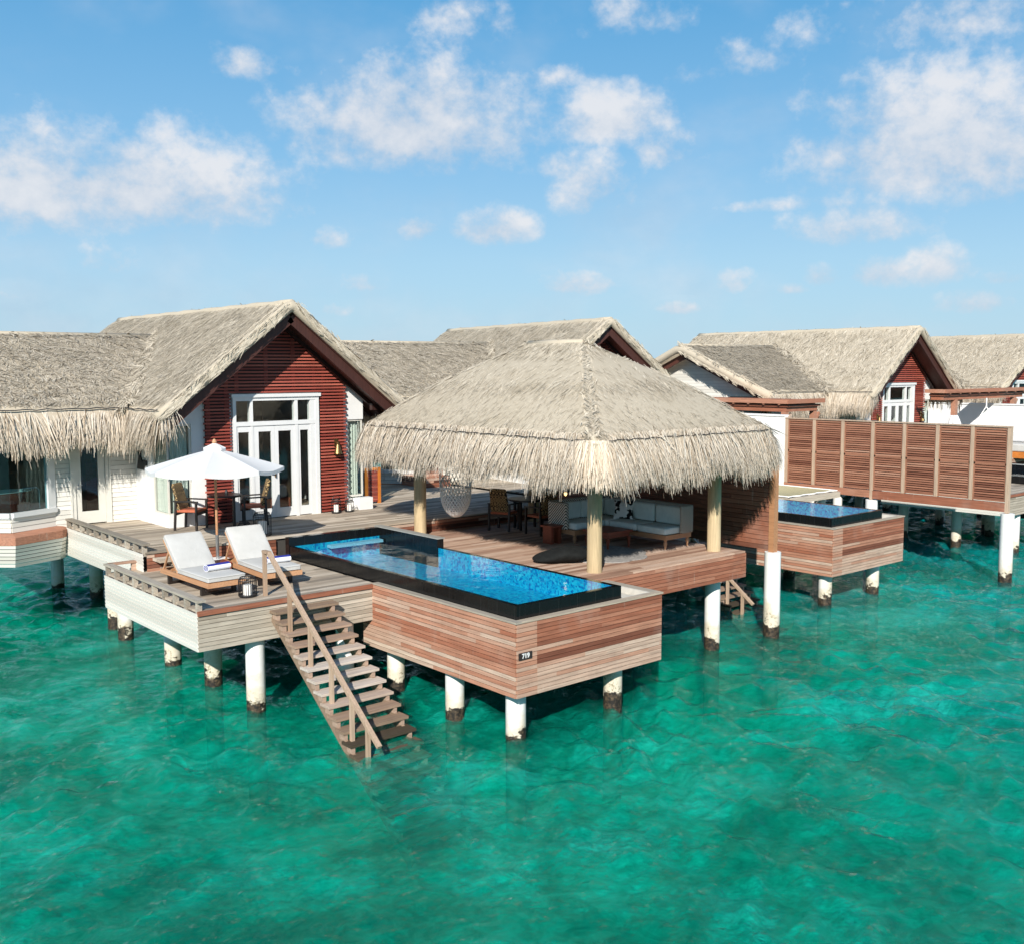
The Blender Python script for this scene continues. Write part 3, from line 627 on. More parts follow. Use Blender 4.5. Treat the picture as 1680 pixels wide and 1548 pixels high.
def make_villa(label):
    v = thing('thatched_villa', label, 'villa', (RX, YF, 0), 'thatched villas along the jetty')
    # --- main roof
    prof = [(-3.26, 5.0), (-2.9, 5.27), (-2.2, 5.815), (-1.2, 6.595), (-.5, 7.14), (-.22, 7.36), (-.08, 7.47), (0, 7.5), (.08, 7.47), (.22, 7.36), (.5, 7.14), (1.2, 6.595), (2.2, 5.815), (2.9, 5.27), (3.26, 5.0)]
    base = MB(); n = len(prof)
    ys = [YF, YB]
    vs = [(RX+dx, y, z) for y in ys for dx, z in prof]+[(RX+dx*.985, y, z-.25 if abs(dx) < 3 else z-.22) for y in ys for dx, z in prof]
    fs = [(i, i+1, n+i+1, n+i) for i in range(n-1)]+[(2*n+i+1, 2*n+i, 3*n+i, 3*n+i+1) for i in range(n-1)]
    fs += [(i+1, i, 2*n+i, 2*n+i+1) for i in range(n-1)]+[(n+i, n+i+1, 3*n+i+1, 3*n+i) for i in range(n-1)]+[(0, n, 3*n, 2*n), (2*n-1, n-1, 3*n-1, 4*n-1)]
    base.add(vs, [f[::-1] for f in fs], .3)
    roll = [(RX+dx, YF+.05, z-.115) for dx, z in prof]
    base.tube(roll, .13, 10, .4)
    base.tube([(RX+.02*math.sin(k*1.3), YF+.05+(YB-YF-.1)*k/24, 7.425+.012*math.sin(k*2.1)) for k in range(25)], .12, 10, .42)
    # wing roof body
    def slab(P, N_, th, r):
        P = [Vector(p) for p in P]; base.poly_extrude(P, Vector((0, 0, -th)), r)
    xg = -5.0; fe, be = 11.7, 20.3
    fr_poly = [(xg, fe, zwing(fe)), (-1.5, fe, zwing(fe)), (.9, WR_Y, WR_Z), (xg, WR_Y, WR_Z)]
    fr_straw = [(xg, fe+.32, zwing(fe+.32)), (-1.35, fe+.32, zwing(fe+.32)), (.8, WR_Y-.2, WR_Z-.084), (xg, WR_Y-.2, WR_Z-.084)]
    bk_poly = [(xg, WR_Y, WR_Z), (.9, WR_Y, WR_Z), (-1.5, be, zwing(be)), (xg, be, zwing(be))]
    slab(fr_poly, 0, .3, .28); slab(bk_poly, 0, .3, .28)
    base.tube([(xg+.05, fe, zwing(fe)-.15), (xg+.05, 14, zwing(14)-.14), (xg+.05, WR_Y-.2, WR_Z-.2), (xg+.05, WR_Y+.2, WR_Z-.2), (xg+.05, 18, zwing(18)-.14), (xg+.05, be, zwing(be)-.15)], .17, 8, .45)
    base.tube([(xg, WR_Y, WR_Z-.06), (.9, WR_Y, WR_Z-.06)], .1, 8, .35)
    st = Straw()
    st.plane([(RX-2.98, YF, 5.225), (RX-.2, YF, 7.38), (RX-.2, YB, 7.38), (RX-2.98, YB, 5.225)], 950, (-1, 0, -SL), (-SL, 0, 1), L=(.2, .42), W=(.012, .027), lift=(.004, .035), spread=.33)
    st.plane([(RX+3.28, YF, 4.99), (RX+.1, YF, 7.46), (RX+.1, YB, 7.46), (RX+3.28, YB, 4.99)], 90, (1, 0, -SL), (SL, 0, 1), W=(.03, .05))
    st.plane([(RX-.34, YF, 7.28), (RX-.1, YF, 7.45), (RX-.1, YB, 7.45), (RX-.34, YB, 7.28)], 400, (-1, .1, -.8), (-.7, 0, 1), spread=.3, L=(.1, .2), W=(.01, .02), lift=(0, .006), tone=-.04, wav=0)
    st.plane([(RX+.34, YF, 7.28), (RX+.1, YF, 7.45), (RX+.1, YB, 7.45), (RX+.34, YB, 7.28)], 300, (1, .1, -.8), (.7, 0, 1), spread=.3, L=(.1, .2), W=(.01, .02), lift=(0, .006), tone=-.04, wav=0)
    # rolled verge: straw combed along the gable edge and over the front of it
    for sgn in (-1, 1):
        q = lambda dx, y, dz: (RX+sgn*dx, y, ZR-SL*dx+dz)
        st.plane([q(3.26, YF-.03, -.02), q(.2, YF-.03, .0), q(.2, YF+.35, .03), q(3.26, YF+.35, .02)], 850, (sgn*1, -.12, -SL), (sgn*SL, -.3, 1), L=(.15, .32), W=(.010, .022), tone=.0, spread=.09, lift=(.0, .008), wav=0)
        st.plane([q(3.26, YF-.09, -.18), q(.16, YF-.09, -.17), q(.16, YF-.07, -.02), q(3.26, YF-.07, -.02)], 950, (sgn*1, .0, -SL-.08), (0, -1, .15), L=(.12, .28), W=(.010, .022), tone=.0, spread=.09, lift=(.0, .008), wav=0)
    st.plane(fr_straw, 900, (0, -1, -WSL), (0, -WSL, 1), L=(.2, .44), W=(.013, .030), lift=(.008, .06), spread=.5, tone=-.04)
    st.plane(bk_poly, 60, (0, 1, -WSL), (0, WSL, 1), W=(.03, .06))
    st.plane([(xg, WR_Y-.32, WR_Z-.08), (.9, WR_Y-.32, WR_Z-.08), (.9, WR_Y-.1, WR_Z-.0), (xg, WR_Y-.1, WR_Z-.0)], 420, (.5, -1, -.3), (0, -.3, 1), spread=.35, L=(.1, .2), W=(.01, .02), lift=(0, .01), tone=-.06, wav=0)
    st.plane([(xg-.1, fe, zwing(fe)-.3), (xg-.1, WR_Y, WR_Z-.3), (xg-.05, WR_Y, WR_Z+.05), (xg-.05, fe, zwing(fe)+.05)], 700, (0, -1, -.6), (-1, 0, .2), L=(.12, .28), W=(.010, .022), tone=.0, spread=.09, lift=(.0, .008), wav=0)
    # valley tuft
    st.plane([(-1.75, fe, 5.05), (-1.3, fe, 5.3), (.95, WR_Y, 7.0), (.6, WR_Y, 6.75)], 500, (-.5, -1, -.6), (-.4, -.4, 1), spread=.6, tone=-.14, lift=(.02, .06))
    st.build('thatch_roof', M['thatch'], v, base)
    # --- eave fringes
    st = Straw(); base = MB(); ze = 5.02
    def skirt(a, b, out, h=.5):
        a, b, o_ = Vector(a), Vector(b), Vector(out); z = Vector((0, 0, -h))
        base.add([a, b, b+o_*.12+z, a+o_*.12+z], [(0, 1, 2, 3)], .25); base.add([a-o_*.1, b-o_*.1, b+o_*.04+z, a+o_*.04+z], [(3, 2, 1, 0)], .2)
    xl = RX-3.26
    for bk, dn in ((.10, 400), (.35, 300)):
        st.edge((xl, YF+.02, ze), (xl, 11.75, ze), (-1, 0, 0), dn, back=bk, drop=(.5, .92))
        st.edge((xl, fe, ze), (xg-.02, fe, ze), (0, -1, 0), dn, back=bk, drop=(.5, .95))
    st.edge((xl, YF-.02, ze), (xl+.35, YF-.05, ze+.1), (0, -1, 0), 160, drop=(.4, .7), outw=(0, .08), back=.2)
    st.edge((RX+3.26, YF, ze), (RX+3.26, YB, ze), (1, 0, 0), 60, back=.3, drop=(.5, .9), W=(.03, .05))
    st.edge((xg, be, ze), (xl, be, ze), (0, 1, 0), 40, back=.3, drop=(.5, .9), W=(.03, .05))
    skirt((xl, YF, ze), (xl, fe, ze), (-1, 0, 0)); skirt((xl, fe, ze), (xg, fe, ze), (0, -1, 0)); skirt((RX+3.26, YB, ze), (RX+3.26, YF, ze), (1, 0, 0))
    st.build('eave_fringe', M['fringe'], v, base)
    m_ = MB(); pts = [(xl-.03, YF-.05, ze+.05)]
    pts += [(xl-.05-.01*math.sin(i*1.7), YF+(fe-YF)*i/8, ze+.045+.012*math.sin(i*2.1)) for i in range(9)]+[(xl+(xg-xl)*i/16, fe-.05, ze+.055+.014*math.sin(i*2.6)) for i in range(1, 17)]
    m_.tube(pts, .012, 5); m_.build('eave_rope', M['dark_metal'], v)
    # --- roof timber: barge boards, soffit, rafters, tie beams
    for sgn in (-1, 1):
        m_ = MB(); a = (RX+sgn*3.1, YF+.14, ZR-SL*3.1-.44); b = (RX, YF+.14, ZR-.39)
        m_.beam(a, b, .07, .27, (0, 0, 1)); m_.beam(shift(a, (0, -.05, .14)), shift(b, (0, -.05, .14)), .06, .06); m_.build('barge_board', M['dark_wood'], v)
    m_ = MB()
    for sgn in (-1, 1):
        m_.obox((RX+sgn*1.58, (YF+.2+YB)/2, ZR-SL*1.58-.40), (sgn*1.56, 0, -SL*1.56), (0, (YB-YF-.3)/2, 0), (.012, 0, .016), .5)
        for y in np.arange(YF+.75, 12.5, .62): m_.beam((RX+sgn*3.0, y, ZR-SL*3.0-.47), (RX+sgn*.02, y, ZR-.47), .07, .12)
    m_.beam((VXR+.02, YF+.55, 4.98), (RX+3.0, YF+.55, 4.98), .12, .16); m_.beam((VXL-.02, YF+.55, 4.98), (RX-3.0, YF+.55, 4.98), .12, .16)
    m_.build('roof_timber', M['dark_wood'], v)
    m_ = MB()
    m_.beam((xg+.3, fe+.1, zwing(fe+.1)-.42), (xg+.3, WR_Y, WR_Z-.42), .06, .24); m_.beam((xg+.3, be-.1, zwing(be)-.42), (xg+.3, WR_Y, WR_Z-.42), .06, .24); m_.build('barge_board', M['dark_wood'], v)
    # --- plaster walls
    m_ = MB(); t = .14; zw_ = 5.05
    zu = lambda x: zroof(x)-.43
    for x0, x1, y0 in ((VXL, VXL+t, 0), (VXR-t, VXR, 0)):
        zt = zu(VXL if x0 == VXL else VXR)
        m_.box(x0, x1, 11.55, 20.0, 2.1, zt); m_.box(x0, x1, VY+t, 11.55, 2.1, 2.66); m_.box(x0, x1, VY+t, 11.55, 4.70, zt)
    def fpoly(xs, zl):  # front wall panel following the roof
        top = [(x, VY, zu(x)) for x in reversed(xs)]; return [(xs[0], VY, zl)]+[(xs[-1], VY, zl)]+top
    for xs, zl in (([VXL, -.5], 4.70), ([-.5, .49], 2.1), ([.49, RX, 2.76], 5.31), ([2.76, 3.62], 2.1), ([3.62, VXR], 4.66)):
        m_.poly_extrude(fpoly(xs, zl), (0, t, 0))
    m_.box(VXL, -.5, VY, VY+t, 2.1, 2.66); m_.box(3.62, VXR, VY, VY+t, 2.1, 2.66)
    m_.box(VXR-.28, VXR+.12, VY-.22, VY-.002, 2.1, 2.68)          # low white block under the corner window
    m_.build('wall', M['white'], v)
    # --- red louvre cladding
    m_ = MB(); zt = lambda x: zu(x)-.06; xs = [-.17, .48, RX, 2.77, 3.49]
    bk = [(x, VY-.03, z) for x, z in ((-.17, FL), (.44, FL), (.44, 5.37), (2.81, 5.37), (2.81, FL), (3.49, FL), (3.49, zt(3.49)), (RX, zt(RX)), (-.17, zt(-.17)))]
    for x in (-.1, .36, .62, 1.38, 2.1, 2.66, 2.92, 3.42):
        lo = FL if (x < .44 or x > 2.81) else 5.37
        m_.box(x-.05, x+.05, VY-.05, VY-.004, lo, zt(x)-.02, .2)
    z = FL+.03; k = 0
    while z < zu(RX)-.1:
        hw = (zu(RX)-.08-z)/SL; j = .035 if k % 2 else .0
        a, b = max(-.19-j, RX-hw), min(3.51+j, RX+hw)
        seg_ = [(a, b)] if z > 5.36 else [(a, .44), (2.81, b)]
        for s0, s1 in seg_:
            if s1-s0 > .03: m_.box(s0, s1, VY-.105, VY-.055, z, z+.042)
        z += .078; k += 1
    m_.build('louvre_cladding', M['louvre_red'], v)
    m_ = MB(); i = [0, 1, 2, 8]; m_.poly_extrude([bk[0], bk[1], bk[2], (.44, VY-.03, zt(.44)), bk[8]], (0, .026, 0)); m_.poly_extrude([bk[2], bk[3], (2.81, VY-.03, zt(2.81)), bk[7], (.44, VY-.03, zt(.44))], (0, .026, 0)); m_.poly_extrude([bk[3], bk[4], bk[5], bk[6], (2.81, VY-.03, zt(2.81))], (0, .026, 0))
    m_.build('cladding_backing', M['dark_wood'], v)
    # --- french doors with transom
    d = MB(); y0, y1 = VY-.10, VY+.06
    d.box(.49, .57, y0, y1, FL, 5.31); d.box(2.66, 2.76, y0, y1, FL, 5.31); d.box(.57, 2.66, y0, y1, 5.19, 5.31); d.box(.45, 2.80, y0-.04, y0-.002, 5.27, 5.35); d.box(.57, 2.66, y0, y1, 4.60, 4.70)
    d.box(.93, 1.0, y0+.01, y1-.01, FL, 4.60); d.box(.93, 1.0, y0+.01, y1-.01, 4.70, 5.19); d.box(2.10, 2.18, y0+.01, y1-.01, FL, 4.60); d.box(2.10, 2.18, y0+.01, y1-.01, 4.70, 5.19); d.box(2.52, 2.66, y0+.01, y1-.01, FL, 5.19)
    dr = d.build('french_door', M['frame_white'], v)
    for x0, x1 in ((.57, .93), (1.0, 2.10), (2.18, 2.52)):
        m_ = MB(); m_.box(x0, x1, VY-.03, VY-.022, 4.70, 5.19); m_.build('pane', M['glass'], dr)
    for x0, x1, s0, s1 in ((.575, .925, .045, .03), (1.005, 1.548, .13, .085), (1.552, 2.095, .10, .10), (2.185, 2.515, .055, .05)):
        m_ = MB(); ya, yb = VY-.075, VY-.03; gx0, gx1 = x0+s0, x1-s1
        m_.box(x0, gx0, ya, yb, FL+.02, 4.595); m_.box(gx1, x1, ya, yb, FL+.02, 4.595); m_.box(gx0, gx1, ya, yb, 4.46, 4.595); m_.box(gx0, gx1, ya, yb, FL+.02, FL+.24)
        m_.build('door_leaf', M['frame_white'], dr)
        m_ = MB(); m_.box(gx0, gx1, VY-.055, VY-.048, FL+.24, 4.46); m_.build('pane', M['glass'], dr)
    m_ = MB(); m_.box(1.53, 1.545, VY-.13, VY-.078, 3.36, 3.50); m_.tube([(1.54, VY-.12, 3.45), (1.42, VY-.12, 3.45)], .01, 6); m_.build('handle', M['brass'], dr)
    # --- corner windows
    for side in (0, 1):
        f_ = MB()
        if side == 0: xa, xb, xs_, zb, zt_ = VXL+.02, -.5, VXL+.03, 2.66, 4.70
        else: xa, xb, xs_, zb, zt_ = 3.62, VXR-.02, VXR-.03, 2.70, 4.66
        w = .045
        f_.box(xa, xb, VY+.03, VY+.08, zb, zb+w); f_.box(xa, xb, VY+.03, VY+.08, zt_-w, zt_); xi = xb if side == 0 else xa
        f_.box(xi-(w if side == 0 else 0), xi+(0 if side == 0 else w), VY+.03, VY+.08, zb+w, zt_-w)
        f_.box(xs_-.025, xs_+.025, VY+.081, 11.54, zb, zb+w); f_.box(xs_-.025, xs_+.025, VY+.081, 11.54, zt_-w, zt_); f_.box(xs_-.025, xs_+.025, 11.49, 11.54, zb+w, zt_-w); f_.box(xs_-.02, xs_+.02, VY+.035, VY+.075, zb+w, zt_-w)
        fo = f_.build('corner_window', M['cream'], v)
        m_ = MB(); m_.box(min(xa, xb)+.03, max(xa, xb)-.03, VY+.05, VY+.056, zb+w, zt_-w); m_.build('pane', M['glass'], fo)
        m_ = MB(); m_.box(xs_-.003, xs_+.003, VY+.08, 11.49, zb+w, zt_-w); m_.build('pane', M['glass'], fo)
        m_ = MB(); sg = 1 if side == 0 else -1
        m_.grid(lambda u, q: (xs_+sg*(.06+.02*math.sin(u*40)), VY+.16+u*.72, zb-.2+q*2.2), 40, 1); m_.grid(lambda u, q: (xs_+sg*(.08+u*.40), VY+.14+.02*math.sin(u*30), zb-.2+q*2.2), 30, 1)
        m_.build('curtain', M['curtain'], fo, True)
    # --- wing: boarded walls, glazed door, bow window
    A_, B_, C_, D_ = (-2.95, WY), (-4.0, 12.15), (-4.78, 12.82), (-5.2, 14.2)
    sd = MB()
    boards(sd, (-1.72, WY), (VXL, WY), 1.7, 4.75, (0, -1), .105, .02, joints=False, tilt=.08); boards(sd, (A_[0], WY), (-2.56, WY), 1.7, 4.75, (0, -1), .105, .02, joints=False, tilt=.08)
    nb = lambda p, q: ((q[1]-p[1])/math.dist(p, q), -(q[0]-p[0])/math.dist(p, q))
    for p, q in ((B_, A_), (C_, B_), (D_, C_)):
        boards(sd, p, q, FL+.03, 2.74, nb(p, q), .105, .02, joints=False, tilt=.08)
        boards(sd, p, q, 4.5, 4.85, nb(p, q), .105, .02, joints=False, tilt=.08)
    # gable end of the wing
    z = 2.4
    while z < WR_Z-.5:
        hw = min(3.4, (WR_Z-.42-z)/WSL)
        sd.box(WXL-.02, WXL, max(WR_Y-hw, 14.1 if z < 4.8 else 0), WR_Y+hw, z, z+.112); z += .118
    sd.build('board_siding', M['siding'], v)
    m_ = MB(); m_.box(-1.72, VXL+.01, WY+.022, WY+.14, 1.7, 5.2); m_.box(A_[0], -2.56, WY+.022, WY+.14, 1.7, 5.2); m_.box(-2.56, -1.72, WY+.022, WY+.14, 4.72, 5.2)
    m_.poly_extrude([(WXL+.002, WR_Y-3.3, 1.7), (WXL+.002, WR_Y-3.3, zwing(WR_Y-3.3)-.42), (WXL+.002, WR_Y, WR_Z-.45), (WXL+.002, WR_Y+3.3, zwing(WR_Y+3.3)-.42), (WXL+.002, WR_Y+3.3, 1.7)], (.12, 0, 0))
    m_.build('wing_wall', M['room'], v)
    g = MB(); g.box(-2.56, -2.48, WY-.03, WY+.1, FL, 4.72); g.box(-1.80, -1.72, WY-.03, WY+.1, FL, 4.72); g.box(-2.48, -1.80, WY-.03, WY+.1, 4.60, 4.72); g.box(-2.6, -2.562, WY-.045, WY-.022, FL, 4.72); g.box(-1.718, -1.68, WY-.045, WY-.022, FL, 4.72)
    g.box(-2.475, -2.35, WY-.005, WY+.045, FL+.02, 4.595); g.box(-1.96, -1.805, WY-.005, WY+.045, FL+.02, 4.595); g.box(-2.35, -1.96, WY-.005, WY+.045, FL+.02, FL+.30); g.box(-2.35, -1.96, WY-.005, WY+.045, 4.45, 4.595)
    go = g.build('glazed_door', M['cream'], v)
    m_ = MB(); m_.box(-2.35, -1.96, WY+.016, WY+.022, FL+.30, 4.45); m_.build('pane', M['glass'], go)
    m_ = MB(); m_.lathe([(.025, 0), (.025, .012)], (0, 0, 0), 10); m_.xform(Matrix.Translation((-2.42, WY-.006, 3.30)) @ Matrix.Rotation(R(90), 4, 'X')); k0 = len(m_.v); m_.lathe([(.025, 0), (.025, .012)], (0, 0, 0), 10); m_.xform(Matrix.Translation((-2.42, WY-.006, 3.22)) @ Matrix.Rotation(R(90), 4, 'X'), k0); m_.tube([(-2.42, WY-.02, 3.30), (-2.42, WY-.05, 3.30), (-2.34, WY-.05, 3.30)], .009, 6); m_.build('handle', M['steel'], go)
    bw = MB()
    for p, q in ((B_, A_), (C_, B_), (D_, C_)):
        n2 = nb(p, q); P, Q = Vector((*p, 0)), Vector((*q, 0)); nn = Vector((*n2, 0)); zz = Vector((0, 0, 1))
        bw.obox((P+Q)/2+zz*2.79+nn*.03, (Q-P)/2, nn*.06, zz*.05); bw.obox((P+Q)/2+zz*2.725+nn*.02, (Q-P)/2, nn*.035, zz*.015); bw.obox((P+Q)/2+zz*4.45+nn*.0, (Q-P)/2, nn*.05, zz*.06)
    P, Q = Vector((*B_, 0)), Vector((*A_, 0)); dd = (Q-P).normalized(); nn = Vector((*nb(B_, A_), 0))
    bw.obox(Q-dd*.10+Vector((0, 0, 3.615)), dd*.10, nn*.05, Vector((0, 0, .775)))
    bo = bw.build('bow_window', M['frame_white'], v)
    for p, q in ((B_, A_), (C_, B_), (D_, C_)):
        n2 = nb(p, q); P, Q = Vector((*p, 0)), Vector((*q, 0)); nn = Vector((*n2, 0)); dd = (Q-P).normalized()
        if q == A_: Q = Q-dd*.2
        m_ = MB(); m_.obox((P+Q)/2+Vector((0, 0, 3.615)), (Q-P)/2-dd*.004, nn*.003, Vector((0, 0, .775))); m_.build('pane', M['glass_blue'], bo)
    # ledge and flared skirt below the bow
    sk = MB(); lg = MB()
    off = lambda p, k, z: (p[0]+k[0], p[1]+k[1], z)
    ring = [(-2.72, 12.5), (-2.9, 12.28), (-4.02, 11.82), (-5.0, 12.68), (-5.5, 14.2)]
    ring2 = [(-2.76, 12.7), (-2.98, 12.55), (-3.98, 12.2), (-4.7, 12.9), (-5.1, 14.2)]
    for i in range(len(ring)-1):
        p, q = ring[i+1], ring[i]; p2, q2 = ring2[i+1], ring2[i]
        lg.add([(*p, 2.34), (*q, 2.34), (*q2, 2.41), (*p2, 2.41)], [(0, 1, 2, 3)], .6); lg.add([(*p, 2.17), (*q, 2.17), (*q, 2.34), (*p, 2.34)], [(0, 1, 2, 3)], .55)
        for k in range(6):
            za, zb = 2.165-k*.085, 2.165-(k+1)*.085+.012; ka, kb = k/6*.5, (k+1)/6*.5
            L_ = lambda a, b, t_: (a[0]+(b[0]-a[0])*t_, a[1]+(b[1]-a[1])*t_)
            sk.add([(*L_(p, p2, kb), zb), (*L_(q, q2, kb), zb), (*L_(q, q2, ka), za), (*L_(p, p2, ka), za)], [(0, 1, 2, 3)])
    lg.build('bow_ledge', M['clad_x'], v); sk.build('flared_skirt', M['siding'], v)
    # --- floor, inner room, foundation
    m_ = MB(); m_.box(VXL+.05, VXR-.05, VY+.02, 19.9, 1.95, 2.30); m_.box(WXL, VXL, WY+.2, 19.3, 1.75, 2.30); m_.poly_extrude([(*p, 1.75) for p in ((-2.9, 12.62), (-3.98, 12.25), (-4.6, 12.9), (-4.6, 13.5), (-2.9, 13.5))], (0, 0, .55)); m_.build('foundation_slab', M['underside'], v)
    m_ = MB(); m_.box(VXL+.15, VXR-.15, VY+.15, 15.9, 2.305, 2.375); m_.box(WXL+.13, VXL+.1, WY+.2, 18.9, 2.305, 2.372); m_.poly_extrude([(*p, 2.31) for p in ((-2.95, 12.62), (-3.98, 12.22), (-4.74, 12.86), (-4.9, 13.9), (-2.95, 13.9))], (0, 0, .06)); m_.build('room_floor', M['room_floor'], v)
    m_ = MB(); m_.box(VXL+.15, VXR-.15, 15.9, 16.0, 2.3, 5.6); m_.box(WXL+.13, VXL+.0, 15.2, 15.3, 2.3, 5.6); m_.box(-1.62, -1.52, WY+.15, 15.2, 2.3, 4.9); m_.build('room_wall', M['room'], v)
    m_ = MB(); m_.box(-1.95, -1.66, 13.5, 14.2, 2.38, 4.7); m_.build('wardrobe', M['mahogany'], v)
    for x, y in ((-1.5, 17.5), (-1.2, 15.3), (1.6, 12.2), (1.6, 16), (4, 12.4), (4, 17), (-4.0, 16)): add_pile(v, x, y, 1.97 if x > VXL else 1.76)
    # --- whale-tail plaque on the side wall and the wall lamps
    m_ = MB(); pl = [(0, 0), (.42, 0), (.44, .12), (.60, .14), (.60, .30), (.40, .30), (.36, .20), (.22, .42), (.27, .56), (.16, .52), (.06, .57), (.13, .40)]
    pts = [(VXL-.002, 12.46-u*.98, 3.60+w*.78) for u, w in pl]
    for q in ([0, 1, 2, 6, 7, 11], [2, 3, 4, 5, 6], [11, 7, 8, 9], [11, 9, 10]): m_.poly_extrude([pts[i] for i in q], (-.03, 0, 0))
    m_.build('whale_plaque', M['dark_metal'], v)
    for x in (.1, 3.22):
        m_ = MB(); y = VY-.2; m_.lathe([(.035, .30), (.05, .28), (.045, .24), (.10, .02), (.10, 0)], (x, y, 3.82), 12); m_.box(x-.03, x+.03, y, VY-.106, 4.10, 4.14); m_.box(x-.05, x+.05, VY-.125, VY-.106, 4.0, 4.2); m_.build('wall_lamp', M['brass'], v)
    return v

villa = make_villa('thatched villa with red louvred gable and french doors, nearest the camera behind the parasol')
copy_tree(villa, (13.4, 10.9, 0), R(-9.5), 'thatched villa half hidden behind the open thatched pavilion, only its grey roofs rising above')
copy_tree(villa, (27.48, 8.14, 0), R(-1.5), 'thatched villa with boarded wing gable, directly behind the slatted timber screen')
copy_tree(villa, (40.1, 8.7, 0), R(-10), 'farthest thatched villa, cut by the right edge of the view behind the red timber pergola')

# ------------------------------------------------------------------ decks of one villa
ZL, ZP = 2.0, 2.08          # lounge terrace and pavilion floor
def parapet(parent, x, y0, y1, zb, zt, zrail, flare=0.):
    p = MB(); n = round((zt-zb)/.072); h = (zt-zb)/n
    for k in range(n):
        z = zb+k*h; e = flare*(1-k/n)
        p.obox((x-.012, (y0+y1)/2+e/2, z+h/2-.003), (0, (y1-y0)/2+e/2, 0), (.011, 0, 0), (-.006, 0, h/2-.003))
    p.build('parapet_panel', M['siding'], parent)
    r_ = MB(); r_.box(x-.02, x+.13, y0-.05, y1+.03, zrail-.04, zrail); r_.build('parapet_rail', M['deck_y'], parent)
    n = max(3, round((y1-y0)/.47))
    for k in range(n+1):
        y = y0+.02+(y1-y0-.09)*k/n; r_ = MB(); r_.box(x+.005, x+.09, y, y+.07, zt-.06, zrail-.042); r_.build('rail_block', M['deck_y'], parent)

def make_terrace(label):
    t = thing('lounge_terrace', label, 'deck', (-1.6, 6.2, 0), 'lower lounge terraces of the villas')
    m_ = MB(); planks(m_, -3.30, .12, 4.10, 7.0, ZL); planks(m_, -3.30, .12, 7.0, 8.4, ZL); m_.build('decking', M['deck'], t)
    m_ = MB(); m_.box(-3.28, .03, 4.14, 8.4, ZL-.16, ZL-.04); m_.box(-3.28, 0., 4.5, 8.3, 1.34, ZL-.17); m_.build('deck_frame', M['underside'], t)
    m_ = MB(); boards(m_, (-3.33, 4.10), (.04, 4.10), 1.33, ZL-.075, (0, -1), .074, .022, rf=lambda u, w: min(1, max(0, random.gauss(.55, .2)))); m_.build('front_cladding', M['grey_clad'], t)
    m_ = MB(); m_.box(-3.335, .05, 4.045, 4.10, ZL-.072, ZL+.003, .35); m_.build('edge_board', M['clad_x'], t)
    parapet(t, -3.33, 4.09, 8.35, 1.33, ZL-.03, ZL+.19)
    m_ = MB(); m_.box(-3.28, -2.72, 8.28, 8.40, ZL+.148, ZL+.19); m_.box(-2.82, -2.74, 8.30, 8.38, ZL, ZL+.147); m_.build('return_rail', M['deck_red'], t)
    for x, y in ((-2.2, 4.36), (-2.1, 8.2), (-2.1, 6.3), (1.0, 6.6), (-.35, 4.45)): add_pile(t, x, y, 1.36)
    return t
def make_upper(label):
    t = thing('sun_deck', label, 'deck', (2.6, 9.3, 0), 'upper timber decks of the villas')
    m_ = MB(); planks(m_, -2.68, 8.9, 7.95, 12.58, FL); planks(m_, VXR+.13, 8.9, 12.58, 22, FL); m_.build('decking', M['deck'], t)
    m_ = MB(); boards(m_, (2.45, 7.955), (8.9, 7.955), ZP, FL-.04, (0, -1), .07, .02); m_.build('riser', M['clad_x'], t); m_ = MB(); boards(m_, (-2.66, 7.955), (.12, 7.955), ZL, FL-.04, (0, -1), .07, .02); m_.build('riser', M['clad_x'], t)
    m_ = MB(); m_.box(-2.6, 8.8, 8.0, 12.3, 1.8, FL-.05); m_.box(4.5, 8.8, 12.3, 21.9, 1.8, FL-.05); m_.build('deck_frame', M['underside'], t)
    parapet(t, -2.72, 7.97, 12.6, 1.72, FL-.02, FL+.18, .22)
    for k, (y0, y1, z) in enumerate(((7.56, 7.95, 2.265), (7.2, 7.58, 2.135))):
        m_ = MB(); m_.box(-2.55, -1.72, y0, y0+.185, z-.05, z); m_.box(-2.55, -1.72, y0+.195, y1-.004, z-.05, z)
        for x in (-2.3, -1.9): m_.box(x, x+.05, y0+.06, y1-.01, z-.13, z-.052)
        m_.build('step', M['deck'], t)
    for x, y in ((-2.1, 10.8), (-1.9, 12.0), (2.5, 9.2), (5.5, 9), (8.4, 9), (8.4, 12.5), (5.5, 13), (8.4, 16.5), (5.5, 17)): add_pile(t, x, y, 1.82)
    return t
def make_pavilion_deck(label):
    t = thing('pavilion_deck', label, 'deck', (5.2, 4.6, 0), 'lower pavilion decks of the villas')
    m_ = MB(); planks(m_, 2.56, 7.68, 1.42, 7.93, ZP, .14); m_.build('decking', M['deck_red'], t)
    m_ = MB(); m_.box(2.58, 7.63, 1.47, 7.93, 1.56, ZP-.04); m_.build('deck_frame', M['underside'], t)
    m_ = MB(); boards(m_, (2.56, 1.42), (7.68, 1.42), 1.53, ZP-.03, (0, -1), .07, .022, rf=lambda u, w: min(1, max(0, random.gauss(.42, .13)))); m_.build('front_cladding', M['clad_x'], t)
    m_ = MB(); boards(m_, (7.66, 1.42), (7.66, 7.9), 1.53, ZP-.03, (1, 0), .07, .022); m_.build('side_cladding', M['clad_y'], t)
    for x, y in ((7.13, 1.84), (7.13, 4.6), (7.13, 7.4), (4.4, 4.6), (4.4, 7.4), (4.6, 2.0)): add_pile(t, x, y, 1.58)
    return t
